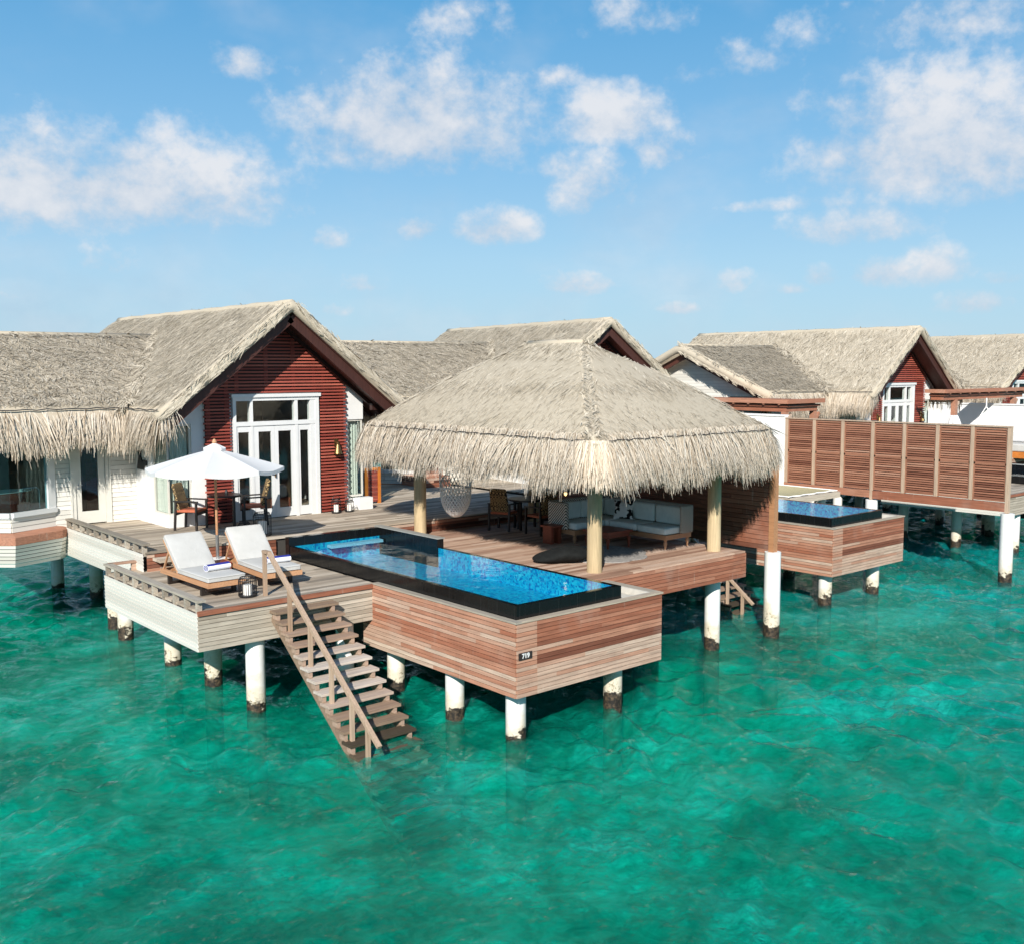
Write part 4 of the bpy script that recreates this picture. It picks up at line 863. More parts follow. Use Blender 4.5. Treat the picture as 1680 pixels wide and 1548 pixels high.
def make_pool(label):
    t = thing('plunge_pool', label, 'pool', (1.5, 3.5, 0), 'timber clad plunge pools')
    zb, X1 = .82, 3.42; x0 = .05; y0 = .05
    def rfront(u, w):
        k = w/1.18
        if u < .43: return min(1, max(0, random.gauss(.72, .07)))
        if k > .66: return min(1, max(0, random.gauss(.36, .08)))
        if k > .50: return random.gauss(.70, .08)
        if k > .43: return .16
        return min(1, random.gauss(.86, .06))
    def rleft(u, w):
        return min(1, max(.1, random.choice((random.gauss(.46, .08), random.gauss(.76, .08), random.gauss(.62, .07)))+(.12 if w < .45 else 0)))
    m_ = MB(); boards(m_, (x0, y0), (.47, y0), zb, ZL, (0, -1), .07, .022, joints=False, rf=rfront); boards(m_, (.474, y0), (X1, y0), zb, ZL, (0, -1), .07, .022, seg=(.9, 3.2), rf=lambda u, w: rfront(u+.45, w)); m_.build('front_cladding', M['clad_x'], t)
    m_ = MB(); boards(m_, (x0, 4.4), (x0, y0), zb, ZL, (-1, 0), .07, .022, rf=rleft); m_.build('side_cladding', M['clad_y'], t)
    m_ = MB(); boards(m_, (X1, y0), (X1, 1.6), zb, ZL, (1, 0), .07, .022, rf=rleft); m_.build('side_cladding', M['clad_y'], t)
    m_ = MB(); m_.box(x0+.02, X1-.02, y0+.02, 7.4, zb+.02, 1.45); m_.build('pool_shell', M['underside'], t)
    m_ = MB(); m_.box(x0-.03, .145, y0-.03, 4.05, ZL+.002, ZL+.032, .5); m_.build('coping_board', M['deck_y'], t)
    m_ = MB(); m_.box(.147, X1+.03, y0-.03, .155, ZL+.002, ZL+.032, .5); m_.box(2.60, X1-.16, 1.2, 1.40, ZL+.002, ZL+.032, .7); m_.build('coping_board', M['deck'], t)
    m_ = MB(); m_.box(X1-.155, X1+.03, .157, 1.40, ZL+.002, ZL+.032, .65); m_.build('coping_board', M['deck_y'], t)
    m_ = MB(); m_.box(2.52, X1-.03, .1, 1.4, 1.5, ZL-.08); m_.box(2.56, X1-.156, .157, .19, ZL-.08, ZL+.03); m_.box(X1-.19, X1-.156, .192, 1.39, ZL-.08, ZL+.03); m_.build('overflow_trough', M['concrete'], t)
    # black stone rim, high back curb
    xo0, xo1, yo0, yo1, zr = .16, 2.52, .16, 7.58, 2.25; w = .10
    m_ = MB(); m_.box(xo0, xo0+w, yo0, yo1-.16, 1.46, zr); m_.box(xo0+w, xo1, yo0, yo0+w, 1.46, zr); m_.box(xo1-w, xo1, yo0+w, 5.25, 1.46, zr)
    m_.build('rim', M['black_tile'], t)
    m_ = MB(); m_.box(xo0-.01, xo1+.01, yo1-.155, yo1, 1.46, 2.43); m_.box(xo1-.13, xo1+.03, 5.25, yo1-.158, 1.46, 2.43); m_.build('back_curb', M['black_tile'], t)
    m_ = MB(); m_.box(xo1-.15, xo1+.045, 5.22, yo1+.02, 2.433, 2.455); m_.build('curb_coping', M['curb_top'], t)
    m_ = MB()
    xi0, xi1, yi0, yi1, zf = xo0+w+.003, xo1-w-.003, yo0+w+.003, yo1-.16, 1.84
    m_.add([(xi0, yi0, zf), (xi1, yi0, zf), (xi1, yi1, zf), (xi0, yi1, zf)], [(0, 1, 2, 3)])
    for a, b in (((xi0, yi0), (xi1, yi0)), ((xi1, yi0), (xi1, yi1)), ((xi1, yi1), (xi0, yi1)), ((xi0, yi1), (xi0, yi0))): m_.add([(*a, zf), (*b, zf), (*b, zr-.005), (*a, zr-.005)], [(3, 2, 1, 0)])
    m_.build('mosaic_basin', M['pool_tile'], t)
    m_ = MB(); m_.box(1.05, 2.36, 7.22, 7.41, 2.13, 2.19); m_.build('entry_step', M['pale_step'], t)
    m_ = MB(); m_.add([(xo0+.03, yo0+.03, zr+.004), (xo1-.03, yo0+.03, zr+.004), (xo1-.03, 5.24, zr+.004), (xi1-.03, 5.26, zr+.004), (xi1-.03, yi1, zr+.004), (xo0+.03, yi1, zr+.004)], [(0, 1, 2, 3, 4, 5)]); m_.build('pool_surface', M['pool_water'], t)
    for x, y in ((.36, .42), (2.60, .42), (.30, 1.95), (.38, 3.85), (2.6, 3.0), (1.4, 6.9)): add_pile(t, x, y, zb+.04)
    return t
def make_stairs(label):
    t = thing('sea_staircase', label, 'staircase', (-1.45, 4.05, 0), 'timber stairs down to the sea')
    X0, X1 = -2.05, -.82; y = 4.0; z = 1.83; dy, dz = .212, .152
    N_ = 19
    for sx in (X0+.06, X1-.10):
        m_ = MB(); m_.beam((sx, 4.06, 1.72), (sx, 4.06-dy*N_-.05, 1.72-dz*N_-.03), .055, .17, r=.35); 
        for k in range(N_): m_.box(sx-.03, sx+.03, y-dy*k-.13, y-dy*k+.02, z-dz*k-.14, z-dz*k-.047, .55)
        m_.build('stringer', M['step'], t)
    for k in range(N_):
        zz = z-dz*k; yy = y-dy*k; g = .42 if k < 4 else (.78 if k < 9 else (.28 if k < 11 else .06))
        m_ = MB(); m_.box(X0, X1, yy-.15, yy+.125, zz-.045, zz, max(0, min(1, random.gauss(g, .08)))); m_.build('tread', M['step'], t)
    hx = X0+.14
    top = 2.78; ends = (hx, .93, .27)
    m_ = MB(); m_.beam((hx, 4.52, top), (hx, 4.30, top), .075, .05); m_.beam((hx, 4.33, top+.0), ends, .075, .055, r=.5); m_.build('handrail', M['teak_pale'], t)
    for y_, zb, r_ in ((4.49, ZL, .2), (3.62, 1.50, .0), (2.95, 1.05, .6), (2.30, .58, .9), (1.70, .14, .9), (1.25, -.35, .4)):
        zt = top-.02 if y_ > 4.3 else top-.02-(4.33-y_)/(4.33-ends[1])*(top-ends[2])
        m_ = MB(); m_.box(hx-.03, hx+.03, y_-.03, y_+.03, zb, zt, r_); m_.build('rail_post', M['teak_pale'], t)
    return t

OB, OC = (12.05, 2.05), (25.6, -1.75)
terr = make_terrace('lower lounge terrace with white boarded parapet, carrying the two sun loungers')
copy_tree(terr, shift(terr.location, OB), 0, 'lower terrace behind the dark boarded privacy wall, leading to the second pool')
copy_tree(terr, shift(terr.location, OC), 0, 'far lounge terrace with white parapet at the right edge, beyond the slatted screen')
upd = make_upper('grey upper sun deck before the red gabled villa, white parapet at its left')
copy_tree(upd, shift(upd.location, OB), 0, 'upper deck beneath the villa half hidden by the thatched pavilion', skip=('parapet_panel', 'parapet_rail', 'rail_block'))
copy_tree(upd, shift(upd.location, OC), 0, 'upper deck of the far villa behind the slatted timber screen')
pvd = make_pavilion_deck('reddish timber deck under the open thatched pavilion')
pool = make_pool('plunge pool in the centre with black rim and red timber cladding numbered 719')
copy_tree(pool, shift(pool.location, OB), 0, 'second plunge pool with black rim and striped timber box, below the slatted screen')
copy_tree(pool, shift(pool.location, OC), 0, 'third plunge pool far right, mostly hidden behind the slatted screen')
stairs = make_stairs('weathered timber staircase descending from the lounge terrace into the sea')
copy_tree(stairs, shift(stairs.location, OB), 0, 'small distant staircase in shadow under the second pool platform')

# house number on the pool cladding
m_ = MB(); m_.box(.07, .34, .006, .024, 1.43, 1.54); m_.v = [(p[0]+.005, p[1], p[2]) for p in m_.v]
plate = m_.build('number_plate', M['plate'], pool)
cu = bpy.data.curves.new('digits', 'FONT'); cu.body = '719'; cu.size = .105; cu.extrude = .002; cu.offset = .004; cu.align_x = 'CENTER'; cu.align_y = 'CENTER'
to = bpy.data.objects.new('digits_curve', cu); C.objects.link(to); dg = bpy.context.evaluated_depsgraph_get(); me = bpy.data.meshes.new_from_object(to.evaluated_get(dg)); bpy.data.objects.remove(to)
po = pool.location
for vtx in me.vertices: q = vtx.co.copy(); vtx.co = (.21+q.x-po.x, .003-q.z-po.y, 1.485+q.y-po.z)
me.materials.clear(); me.materials.append(M['frame_white']); no = bpy.data.objects.new('house_number', me); C.objects.link(no); no.parent = plate

# ------------------------------------------------------------------ open pavilion
def make_pavilion():
    t = thing('thatched_pavilion', 'open hipped thatched pavilion on log posts, beside the central pool', 'pavilion', (5.3, 4.7, ZP))
    X0, X1, Y0, Y1, ZE = 2.6, 8.05, .9, 8.6, 4.6; rx, ra, rb, zr = 5.33, 3.95, 5.7, 6.5
    base = MB()
    E = [(X0, Y0), (X1, Y0), (X1, Y1), (X0, Y1)]
    def ring(k, dz=0.):   # k=0 eave, 1 ridge; slightly convex near the eave
        z = ZE+(zr-ZE)*(k+.06*math.sin(math.pi*k))+dz
        a = [(X0+(rx-X0)*k, Y0+(ra-Y0)*k), (X1+(rx-X1)*k, Y0+(ra-Y0)*k), (X1+(rx-X1)*k, Y1+(rb-Y1)*k), (X0+(rx-X0)*k, Y1+(rb-Y1)*k)]
        # soften the hips
        o = []
        for i, p in enumerate(a):
            pr, nx = Vector(a[i-1]), Vector(a[(i+1) % 4]); P = Vector(p); c = .34*(1-k)+.03
            o.append((*(P+(pr-P).normalized()*min(c, (pr-P).length*.45)), z)); o.append((*(P+((pr+nx)/2-P).normalized()*c*.34), z)); o.append((*(P+(nx-P).normalized()*min(c, (nx-P).length*.45)), z))
        return o
    K = [0, .12, .3, .5, .7, .88, .985]; vs = []; n = 12
    for k in K: vs += ring(k)
    fs = [(j*n+i, j*n+(i+1) % n, (j+1)*n+(i+1) % n, (j+1)*n+i) for j in range(len(K)-1) for i in range(n)]
    fs.append(tuple((len(K)-1)*n+i for i in range(n)))
    base.add(vs, fs, .33)
    vs2 = []
    for k in (0, .5, .97): vs2 += ring(k, -.26)
    f2 = [(j*n+(i+1) % n, j*n+i, (j+1)*n+i, (j+1)*n+(i+1) % n) for j in range(2) for i in range(n)]
    base.add(vs2, f2, .1); base.add(ring(0)+ring(0, -.26), [((i+1) % n, i, n+i, n+(i+1) % n) for i in range(n)], .3)
    st = Straw()
    R0 = lambda i: (*E[i], ZE)
    ridge = [(rx, ra, zr), (rx, rb, zr)]
    def face(poly, dens, down, nrm, tone=0.): st.plane(poly, dens, down, nrm, L=(.22, .46), W=(.011, .023), lift=(.004, .035), spread=.27, tone=tone)
    bul = .10
    def midd(p, q): return tuple((np.array(p)+np.array(q))/2+np.array([0, 0, bul]))
    for poly, dn, nr, tn in (((R0(3), R0(0), ridge[0], ridge[1]), (-1, 0, -.7), (-.7, 0, 1), .04), ((R0(0), R0(1), ridge[0]), (0, -1, -.62), (0, -.62, 1), .0)):
        P = [np.array(p, float) for p in poly]
        # two bands so the straw follows the convex slope
        cen = (P[2]+P[-1])/2; q0, q1 = P[0]+(P[-1]-P[0])*.085, P[1]+(P[2]-P[1])*.085
        if len(P) == 4: lo = [q0, q1, midd(P[1], P[2]), midd(P[0], P[3])]; hi = [midd(P[0], P[3]), midd(P[1], P[2]), P[2]+np.array([-.12, 0, -.05]), P[3]+np.array([-.12, 0, -.05])]
        else: lo = [q0, q1, midd(P[1], P[2]), midd(P[0], P[2])]; hi = [midd(P[0], P[2]), midd(P[1], P[2]), P[2]+np.array([0, -.1, -.04])]
        face(lo, 1450, dn, nr, tn); face(hi, 1450, dn, nr, tn)
    face([R0(1), R0(2), ridge[1], ridge[0]], 150, (1, 0, -.7), (.7, 0, 1)); face([R0(2), R0(3), ridge[1]], 150, (0, 1, -.62), (0, .62, 1))
    # capping of hips and ridge
    for a, b, dn in ((R0(0), ridge[0], (-.7, -.7, -.5)), (R0(1), ridge[0], (.7, -.7, -.5)), (R0(3), ridge[1], (-.7, .7, -.5))):
        a, b = np.array(a), np.array(b); d = unit(b-a); s_ = np.cross(d, [0, 0, 1]); s_ = unit(s_); a = a+np.array([0, 0, .0])-(a-b)*.05; m0 = (a+b)/2+np.array([0, 0, bul-.03])
        for p, q in ((a, m0), (m0, b)): st.plane([p-s_*.10, p+s_*.10, q+s_*.10, q-s_*.10], 650, -d, tuple(np.array([0, 0, 1.])+np.array(dn)*.5), L=(.10, .22), W=(.010, .018), spread=.22, tone=.04, lift=(.0, .008), wav=0)
        base.tube([a+np.array([0, 0, -.05]), m0+np.array([0, 0, -.07]), b+np.array([0, 0, -.05])], .05, 6, .5)
    base.tube([(rx, ra-.02, zr-.05), (rx, (ra+rb)/2, zr-.035), (rx, rb, zr-.05)], .10, 8, .45)
    st.plane([(rx-.26, ra-.1, zr-.14), (rx-.08, ra-.1, zr-.01), (rx-.08, rb+.1, zr-.01), (rx-.26, rb+.1, zr-.14)], 600, (-1, -.1, -.7), (-.7, 0, 1), L=(.15, .3), W=(.010, .02), spread=.3, tone=.05, lift=(.0, .01), wav=0)
    st.build('thatch_roof', M['thatch'], t, base)
    # fringe
    st = Straw(); base = MB(); c = .42; dp = (.50, .88)
    sides = [((X0+c, Y0), (X1-c, Y0), (0, -1, 0), 1), ((X1, Y0+c), (X1, Y1-c), (1, 0, 0), .35), ((X1-c, Y1), (X0+c, Y1), (0, 1, 0), .35), ((X0, Y1-c), (X0, Y0+c), (-1, 0, 0), 1)]
    for a, b, o_, w in sides:
        for bk, dn in ((.06, 480), (.2, 500), (.4, 330), (.3, 300)): st.edge((*a, ZE+.02), (*b, ZE+.02), o_, dn*w, back=bk, dz=(.12 if bk == .3 else 0.), drop=dp, outw=(.06, .30), W=(.009, .020) if w == 1 else (.02, .04))
        a, b, o_ = Vector((*a, ZE)), Vector((*b, ZE)), Vector(o_); zz = Vector((0, 0, -.55))
        base.add([a, b, b+o_*.12+zz, a+o_*.12+zz], [(0, 1, 2, 3)], .22); base.add([a-o_*.2, b-o_*.2, b-o_*.02+zz, a-o_*.02+zz], [(3, 2, 1, 0)], .15)
    for (x, y, a0, w) in ((X0+c, Y0+c, 180, 1), (X1-c, Y0+c, 270, 1), (X1-c, Y1-c, 0, .4), (X0+c, Y1-c, 90, 1)):
        st.cone((x, y, ZE+.02), R(a0-6), R(a0+96), c, int(860*w), dp, (.06, .30))
        base.grid(lambda u, q: (x+math.cos(R(a0+90*u))*(c-.02+.12*q), y+math.sin(R(a0+90*u))*(c-.02+.12*q), ZE-.55*q), 8, 1, .22)
    st.build('eave_fringe', M['fringe'], t, base)
    m_ = MB(); pts = []
    for a, b, o_, w in sides:
        a, b = Vector((*a, ZE+.05)), Vector((*b, ZE+.05)); o_ = Vector(o_); n_ = int((b-a).length/.14)
        for i in range(n_+1): pts.append(a+(b-a)*i/n_+o_*.03+Vector((0, 0, .022*abs(math.sin(i*1.05)))))
        if len(pts): pass
    pts.append(pts[0]); m_.tube(pts, .0085, 5); m_.build('eave_rope', M['dark_metal'], t)
    for x, y in ((3.63, 1.90), (7.2, 1.88), (3.66, 7.62), (7.2, 7.62)):
        m_ = MB(); r0 = .145
        m_.grid(lambda u, q: (x+math.cos(u*6.28319)*(r0*(1-.06*q)+.006*math.sin(u*19+q*3)), y+math.sin(u*6.28319)*(r0*(1-.06*q)+.006*math.sin(u*19+q*3)), ZP+2.55*q), 20, 6); m_.build('log_post', M['post'], t, True)
    m_ = MB(); z = ZP+2.56
    m_.beam((3.3, 1.9, z), (7.5, 1.9, z), .14, .2); m_.beam((3.3, 7.6, z), (7.5, 7.6, z), .14, .2); m_.beam((3.64, 1.95, z+.02), (3.64, 7.55, z+.02), .14, .2); m_.beam((7.2, 1.95, z+.02), (7.2, 7.55, z+.02), .14, .2)
    for i in range(9):
        yy = 1.3+i*.82; m_.beam((X0+.15, yy, ZE-.18), (rx, ra+(rb-ra)*min(1, max(0, (yy-ra)/(rb-ra))), zr-.36), .06, .09); m_.beam((X1-.15, yy, ZE-.18), (rx, ra+(rb-ra)*min(1, max(0, (yy-ra)/(rb-ra))), zr-.36), .06, .09)
    m_.build('roof_frame', M['dark_wood'], t)
    return t
make_pavilion()

# boarded privacy wall beside the pavilion
t = thing('privacy_wall', 'dark red boarded privacy wall on white piles, behind the sofa', 'wall', (8.95, 5, 0))
m_ = MB(); boards(m_, (8.93, 9.6), (8.93, 1.7), 1.92, 4.05, (-1, 0), .105, .03, seg=(1.4, 4), rf=lambda u, w: min(1, max(0, random.gauss(.32, .1)))); m_.build('boarding', M['clad_y'], t)
m_ = MB(); m_.box(8.935, 9.02, 1.72, 9.6, 1.95, 4.04, .3); m_.build('back_boarding', M['clad_y'], t)
m_ = MB(); m_.box(8.88, 9.03, 1.56, 1.695, 1.88, 4.10, .0); m_.build('end_post', M['teak'], t)
m_ = MB(); m_.box(8.88, 9.06, 1.70, 9.6, 4.055, 4.10, .3); m_.build('top_rail', M['clad_y'], t)
for y in (1.62, 5.2, 8.8): add_pile(t, 8.95, y, 1.885, .18)

# ------------------------------------------------------------------ beyond: slatted screen, walls, pergolas, net
t = thing('slatted_screen', 'tall slatted timber privacy screen of seven panels on white piles', 'fence', (18.5, 4, 0))
FX, FY0, FY1, FB, FT = 18.5, .72, 7.85, 2.26, 4.30; np_ = 7; pw = (FY1-FY0)/np_
for k in range(np_+1):
    y = FY0+pw*k; m_ = MB(); m_.box(FX-.055, FX+.055, y-.05, y+.05, FB-.02 if k not in (0, 4) else FB-.3, FT, .75 if k else .95); m_.build('screen_post', M['teak_pale'], t)
for k in range(np_):
    m_ = MB(); y0, y1 = FY0+pw*k+.052, FY0+pw*(k+1)-.052; z = FB+.05; i = 0; tone = random.uniform(.25, .65)
    m_.box(FX-.03, FX+.03, y0, y1, FT-.07, FT-.005, .6); m_.box(FX-.03, FX+.03, y0, y1, FB, FB+.045, .5); m_.box(FX-.03, FX+.03, y0, y1, 3.25, 3.31, .5); m_.box(FX-.03, FX+.03, y0, y0+.04, FB+.05, FT-.075, .5); m_.box(FX-.03, FX+.03, y1-.04, y1, FB+.05, FT-.075, .5)
    while z < FT-.12:
        m_.obox((FX, (y0+y1)/2, z+.03), (0, (y1-y0)/2-.042, 0), (.030, 0, .033), (-.004, 0, .0045), min(1, max(0, random.gauss(tone, .2))))
        z += .066
    m_.build('slat_panel', M['screen'], t)
m_ = MB(); m_.box(FX-.06, FX+.06, FY0+.052, FY0+pw*4-.052, FB-.27, FB-.025, .35); m_.box(FX-.06, FX+.06, FY0+pw*4+.052, FY1+1.2, FB-.24, FB-.025, .55); m_.build('bottom_beam', M['clad_y'], t)
m_ = MB(); m_.box(FX-.07, FX+.07, FY0-.05, FY1+.05, FT+.002, FT+.035, .8); m_.build('top_rail', M['teak_pale'], t)
for y in (FY0-.02, FY0+pw*4, FY1): add_pile(t, FX, y, FB-.31 if y < 5 else FB-.25, .18)

t = thing('garden_wall', 'white rendered garden wall adjoining the left end of the slatted screen', 'wall', (18.5, 9.5, 0))
m_ = MB(); m_.box(18.42, 18.6, FY1+.06, 13.6, 2.05, 4.36); m_.box(18.39, 18.63, FY1+.06, 13.6, 4.362, 4.42); m_.build('wall', M['white'], t)
for y in (10.4, 13.2): add_pile(t, 18.5, y, 2.06)
t = thing('garden_wall', 'long white rendered garden wall behind the red pergola at the far right', 'wall', (33.0, 8.5, 0))
m_ = MB(); m_.box(32.95, 33.13, 4.4, 11.0, 2.05, 4.40); m_.box(32.91, 33.17, 4.4, 11.0, 4.402, 4.45); m_.box(30.2, 32.948, 10.82, 11.0, 2.05, 4.40); m_.build('wall', M['white'], t)
for y in (5.2, 8, 10.6): add_pile(t, 33.04, y, 2.06)

def pergola(label, x0, x1, y0, y1, zt, posts, axis, mat, zfloor=FL):
    t = thing('timber_pergola', label, 'pergola', ((x0+x1)/2, (y0+y1)/2, zfloor), 'flat topped timber pergolas')
    m_ = MB()
    m_.box(x0, x1, y0, y1, zt-.05, zt, .4); m_.box(x0-.05, x1+.05, y0-.05, y0-.002, zt-.10, zt+.045, .5); m_.box(x0-.05, x0-.002, y0-.002, y1+.05, zt-.10, zt+.045, .6); m_.build('flat_roof', mat, t)
    m_ = MB(); m_.box(x0+.06, x1-.06, y0+.06, y1-.06, zt-.215, zt-.145, .2)
    if axis == 'y':
        y = y0+.3
        while y < y1: m_.box(x0-.03, x1, y, y+.07, zt-.143, zt-.052, .55); y += .62
    else:
        x = x0+.3
        while x < x1: m_.box(x, x+.08, y0-.03, y1, zt-.143, zt-.052, .55); x += .8
    m_.build('rafters', mat, t)
    m_ = MB(); m_.box(x0+.12, x1-.12, y0+.14, y0+.28, zt-.37, zt-.22, .45); m_.box(x0+.12, x0+.26, y0+.282, y1-.1, zt-.37, zt-.22, .4); m_.build('beam', mat, t)
    for px, py in posts:
        m_ = MB(); m_.box(px-.09, px+.09, py-.09, py+.09, zfloor, zt-.371, .6); m_.beam((px+.1, py, zt-.75), (px+.35, py, zt-.45), .07, .09); m_.build('post', mat, t)
    return t
pergola('weathered timber pergola rising behind the pavilion roof, above the white wall', 18.85, 20.9, 8.1, 13.0, 4.86, ((19.05, 8.35), (19.05, 12.7), (20.7, 8.35), (20.7, 12.7)), 'y', M['clad_y'])
pergola('red timber pergola at the right edge, with a rope swing hanging from it', 27.9, 35.0, 7.3, 8.05, 5.07, ((29.05, 7.52), (34.2, 7.52)), 'x', M['clad_x'])
# tied white curtain on the pergola post
m_ = MB(); c = (29.05, 7.52, FL)
prof = [(.24, .02), (.25, .3), (.22, .8), (.19, 1.15), (.17, 1.30), (.21, 1.34), (.26, 1.37), (.22, 1.5), (.16, 1.66), (.13, 1.72)]
m_.grid(lambda u, q: (lambda k, ff: (c[0]+math.cos(u*6.28319)*k*ff, c[1]+math.sin(u*6.28319)*k*ff, c[2]+np.interp(q, np.linspace(0, 1, len(prof)), [p[1] for p in prof])))(np.interp(q, np.linspace(0, 1, len(prof)), [p[0] for p in prof]), 1+.12*math.sin(u*6.28319*9)), 54, 18)
tag(m_.build('tied_curtain', M['white_fabric'], None, True), 'white curtain tied round the red pergola post', 'curtain')
# rope swing under that pergola
t = thing('rope_swing', 'cream rope swing hanging from the red pergola, with a wooden spreader bar', 'swing', (31.45, 7.4, 3.0))
x, y = 31.45, 7.37; bar = 3.76; d = Vector((.75, -.66, 0))
m_ = MB(); m_.tube([(x, y, 4.72), (x, y, 4.33)], .025, 6); a, b = Vector((x, y, bar))-d*.38, Vector((x, y, bar))+d*.38; m_.tube([(x, y, 4.38), a], .02, 5); m_.tube([(x, y, 4.38), b], .02, 5); m_.tube([a, a+Vector((.02, .05, -.6))], .02, 5); m_.tube([b, b+Vector((-.05, 0, -.6))], .02, 5); m_.build('rope', M['rope'], t)
m_ = MB(); m_.tube([a-d*.12, b+d*.12], .022, 6); m_.build('spreader_bar', M['candle'], t)
m_ = MB(); m_.rbox(x-.35, x+.35, y-.2, y+.2, 2.9, 3.03, .04); m_.build('seat', M['rope'], t)
# day bed on the far deck
t = thing('day_bed', 'white cushioned day bed on an orange timber base, far right edge', 'day bed', (32.1, 6.1, FL))
m_ = MB(); m_.box(31.4, 32.85, 5.2, 7.0, FL+.0, FL+.24); m_.build('base', M['orange_wood'], t)
m_ = MB(); m_.rbox(31.42, 32.83, 5.22, 6.98, FL+.245, FL+.55, .06); m_.build('mattress', M['cushion'], t)
m_ = MB(); m_.rbox(32.4, 32.85, 5.22, 6.98, FL+.56, FL+.95, .08); m_.build('bolster', M['white_fabric'], t)
# overwater net of the second villa
t = thing('overwater_net', 'beige net stretched in a timber frame over the water, beyond the second pool', 'net', (16.6, 7.4, 2.1))
nx0, nx1, ny0, ny1, nz = 15.6, 18.2, 5.75, 9.6, 2.14
m_ = MB()
for a, b in (((nx0, ny0), (nx1, ny0)), ((nx1, ny0), (nx1, ny1)), ((nx1, ny1), (nx0, ny1)), ((nx0, ny1), (nx0, ny0))): m_.beam((*a, nz-.09), (*b, nz-.09), .13, .17)
m_.build('net_frame', M['grey_clad'], t)
m_ = MB(); m_.grid(lambda u, q: (nx0+.1+(nx1-nx0-.2)*u, ny0+.1+(ny1-ny0-.2)*q, nz+.03-.11*math.sin(math.pi*u)*math.sin(math.pi*q)), 16, 16); m_.build('netting', M['net'], t, True)
m_ = MB(); m_.tube([(nx0+.05+.05*math.sin(i*3), ny0+.06+(ny1-ny0-.12)*i/12, nz+.03) for i in range(13)], .022, 5); m_.tube([(nx0+.05+(nx1-nx0-.1)*i/10, ny0+.06+.05*math.sin(i*2.3), nz+.03) for i in range(11)], .022, 5); m_.tube([(nx1-.05, ny0+.06+(ny1-ny0-.12)*i/12, nz+.03) for i in range(13)], .022, 5); m_.build('lacing', M['rope'], t)
for x, y in ((16.2, 7.9), (17.9, 6.2), (17.9, 9.3)): add_pile(t, x, y, nz-.18, .17)

# ------------------------------------------------------------------ furniture helpers
def ngon_ring(mb, c, r, z, rad, n=20):
    mb.tube([(c[0]+r*math.cos(2*math.pi*k/n), c[1]+r*math.sin(2*math.pi*k/n), c[2]+z) for k in range(n+1)], rad, 5, cap=False)
def lantern(label, x, y, z, r, h, group='black wire candle lanterns', dense=26, candle=True, handle=False, cat='lantern'):
    t = thing('wire_lantern', label, cat, (x, y, z), group)
    c = (x, y, z); m_ = MB(); m_.lathe([(r*.92, 0), (r, .02), (r, .035)], c, 20); ngon_ring(m_, c, r, h*.86, .008); ngon_ring(m_, c, r*.8, h, .009); ngon_ring(m_, c, r, h*.12, .006)
    for k in range(dense):
        a = 2*math.pi*k/dense; m_.tube([(x+r*math.cos(a), y+r*math.sin(a), z+.02), (x+r*math.cos(a), y+r*math.sin(a), z+h*.86), (x+r*.8*math.cos(a), y+r*.8*math.sin(a), z+h)], .0042, 4)
    if handle: m_.tube([(x+r*math.cos(a)*.9, y, z+h+r*.9*math.sin(a)) for a in np.linspace(0, math.pi, 12)], .006, 5)
    m_.build('wire_cage', M['dark_metal'], t)
    if candle:
        m_ = MB(); m_.lathe([(r*.5, .036), (r*.5, h*.62), (r*.42, h*.63), (.004, h*.62), (.003, h*.66)], c, 14); m_.build('candle', M['candle'], t)
    return t
def set_t(t, loc, rz): t.location = loc; t.rotation_euler = (0, 0, rz); return t

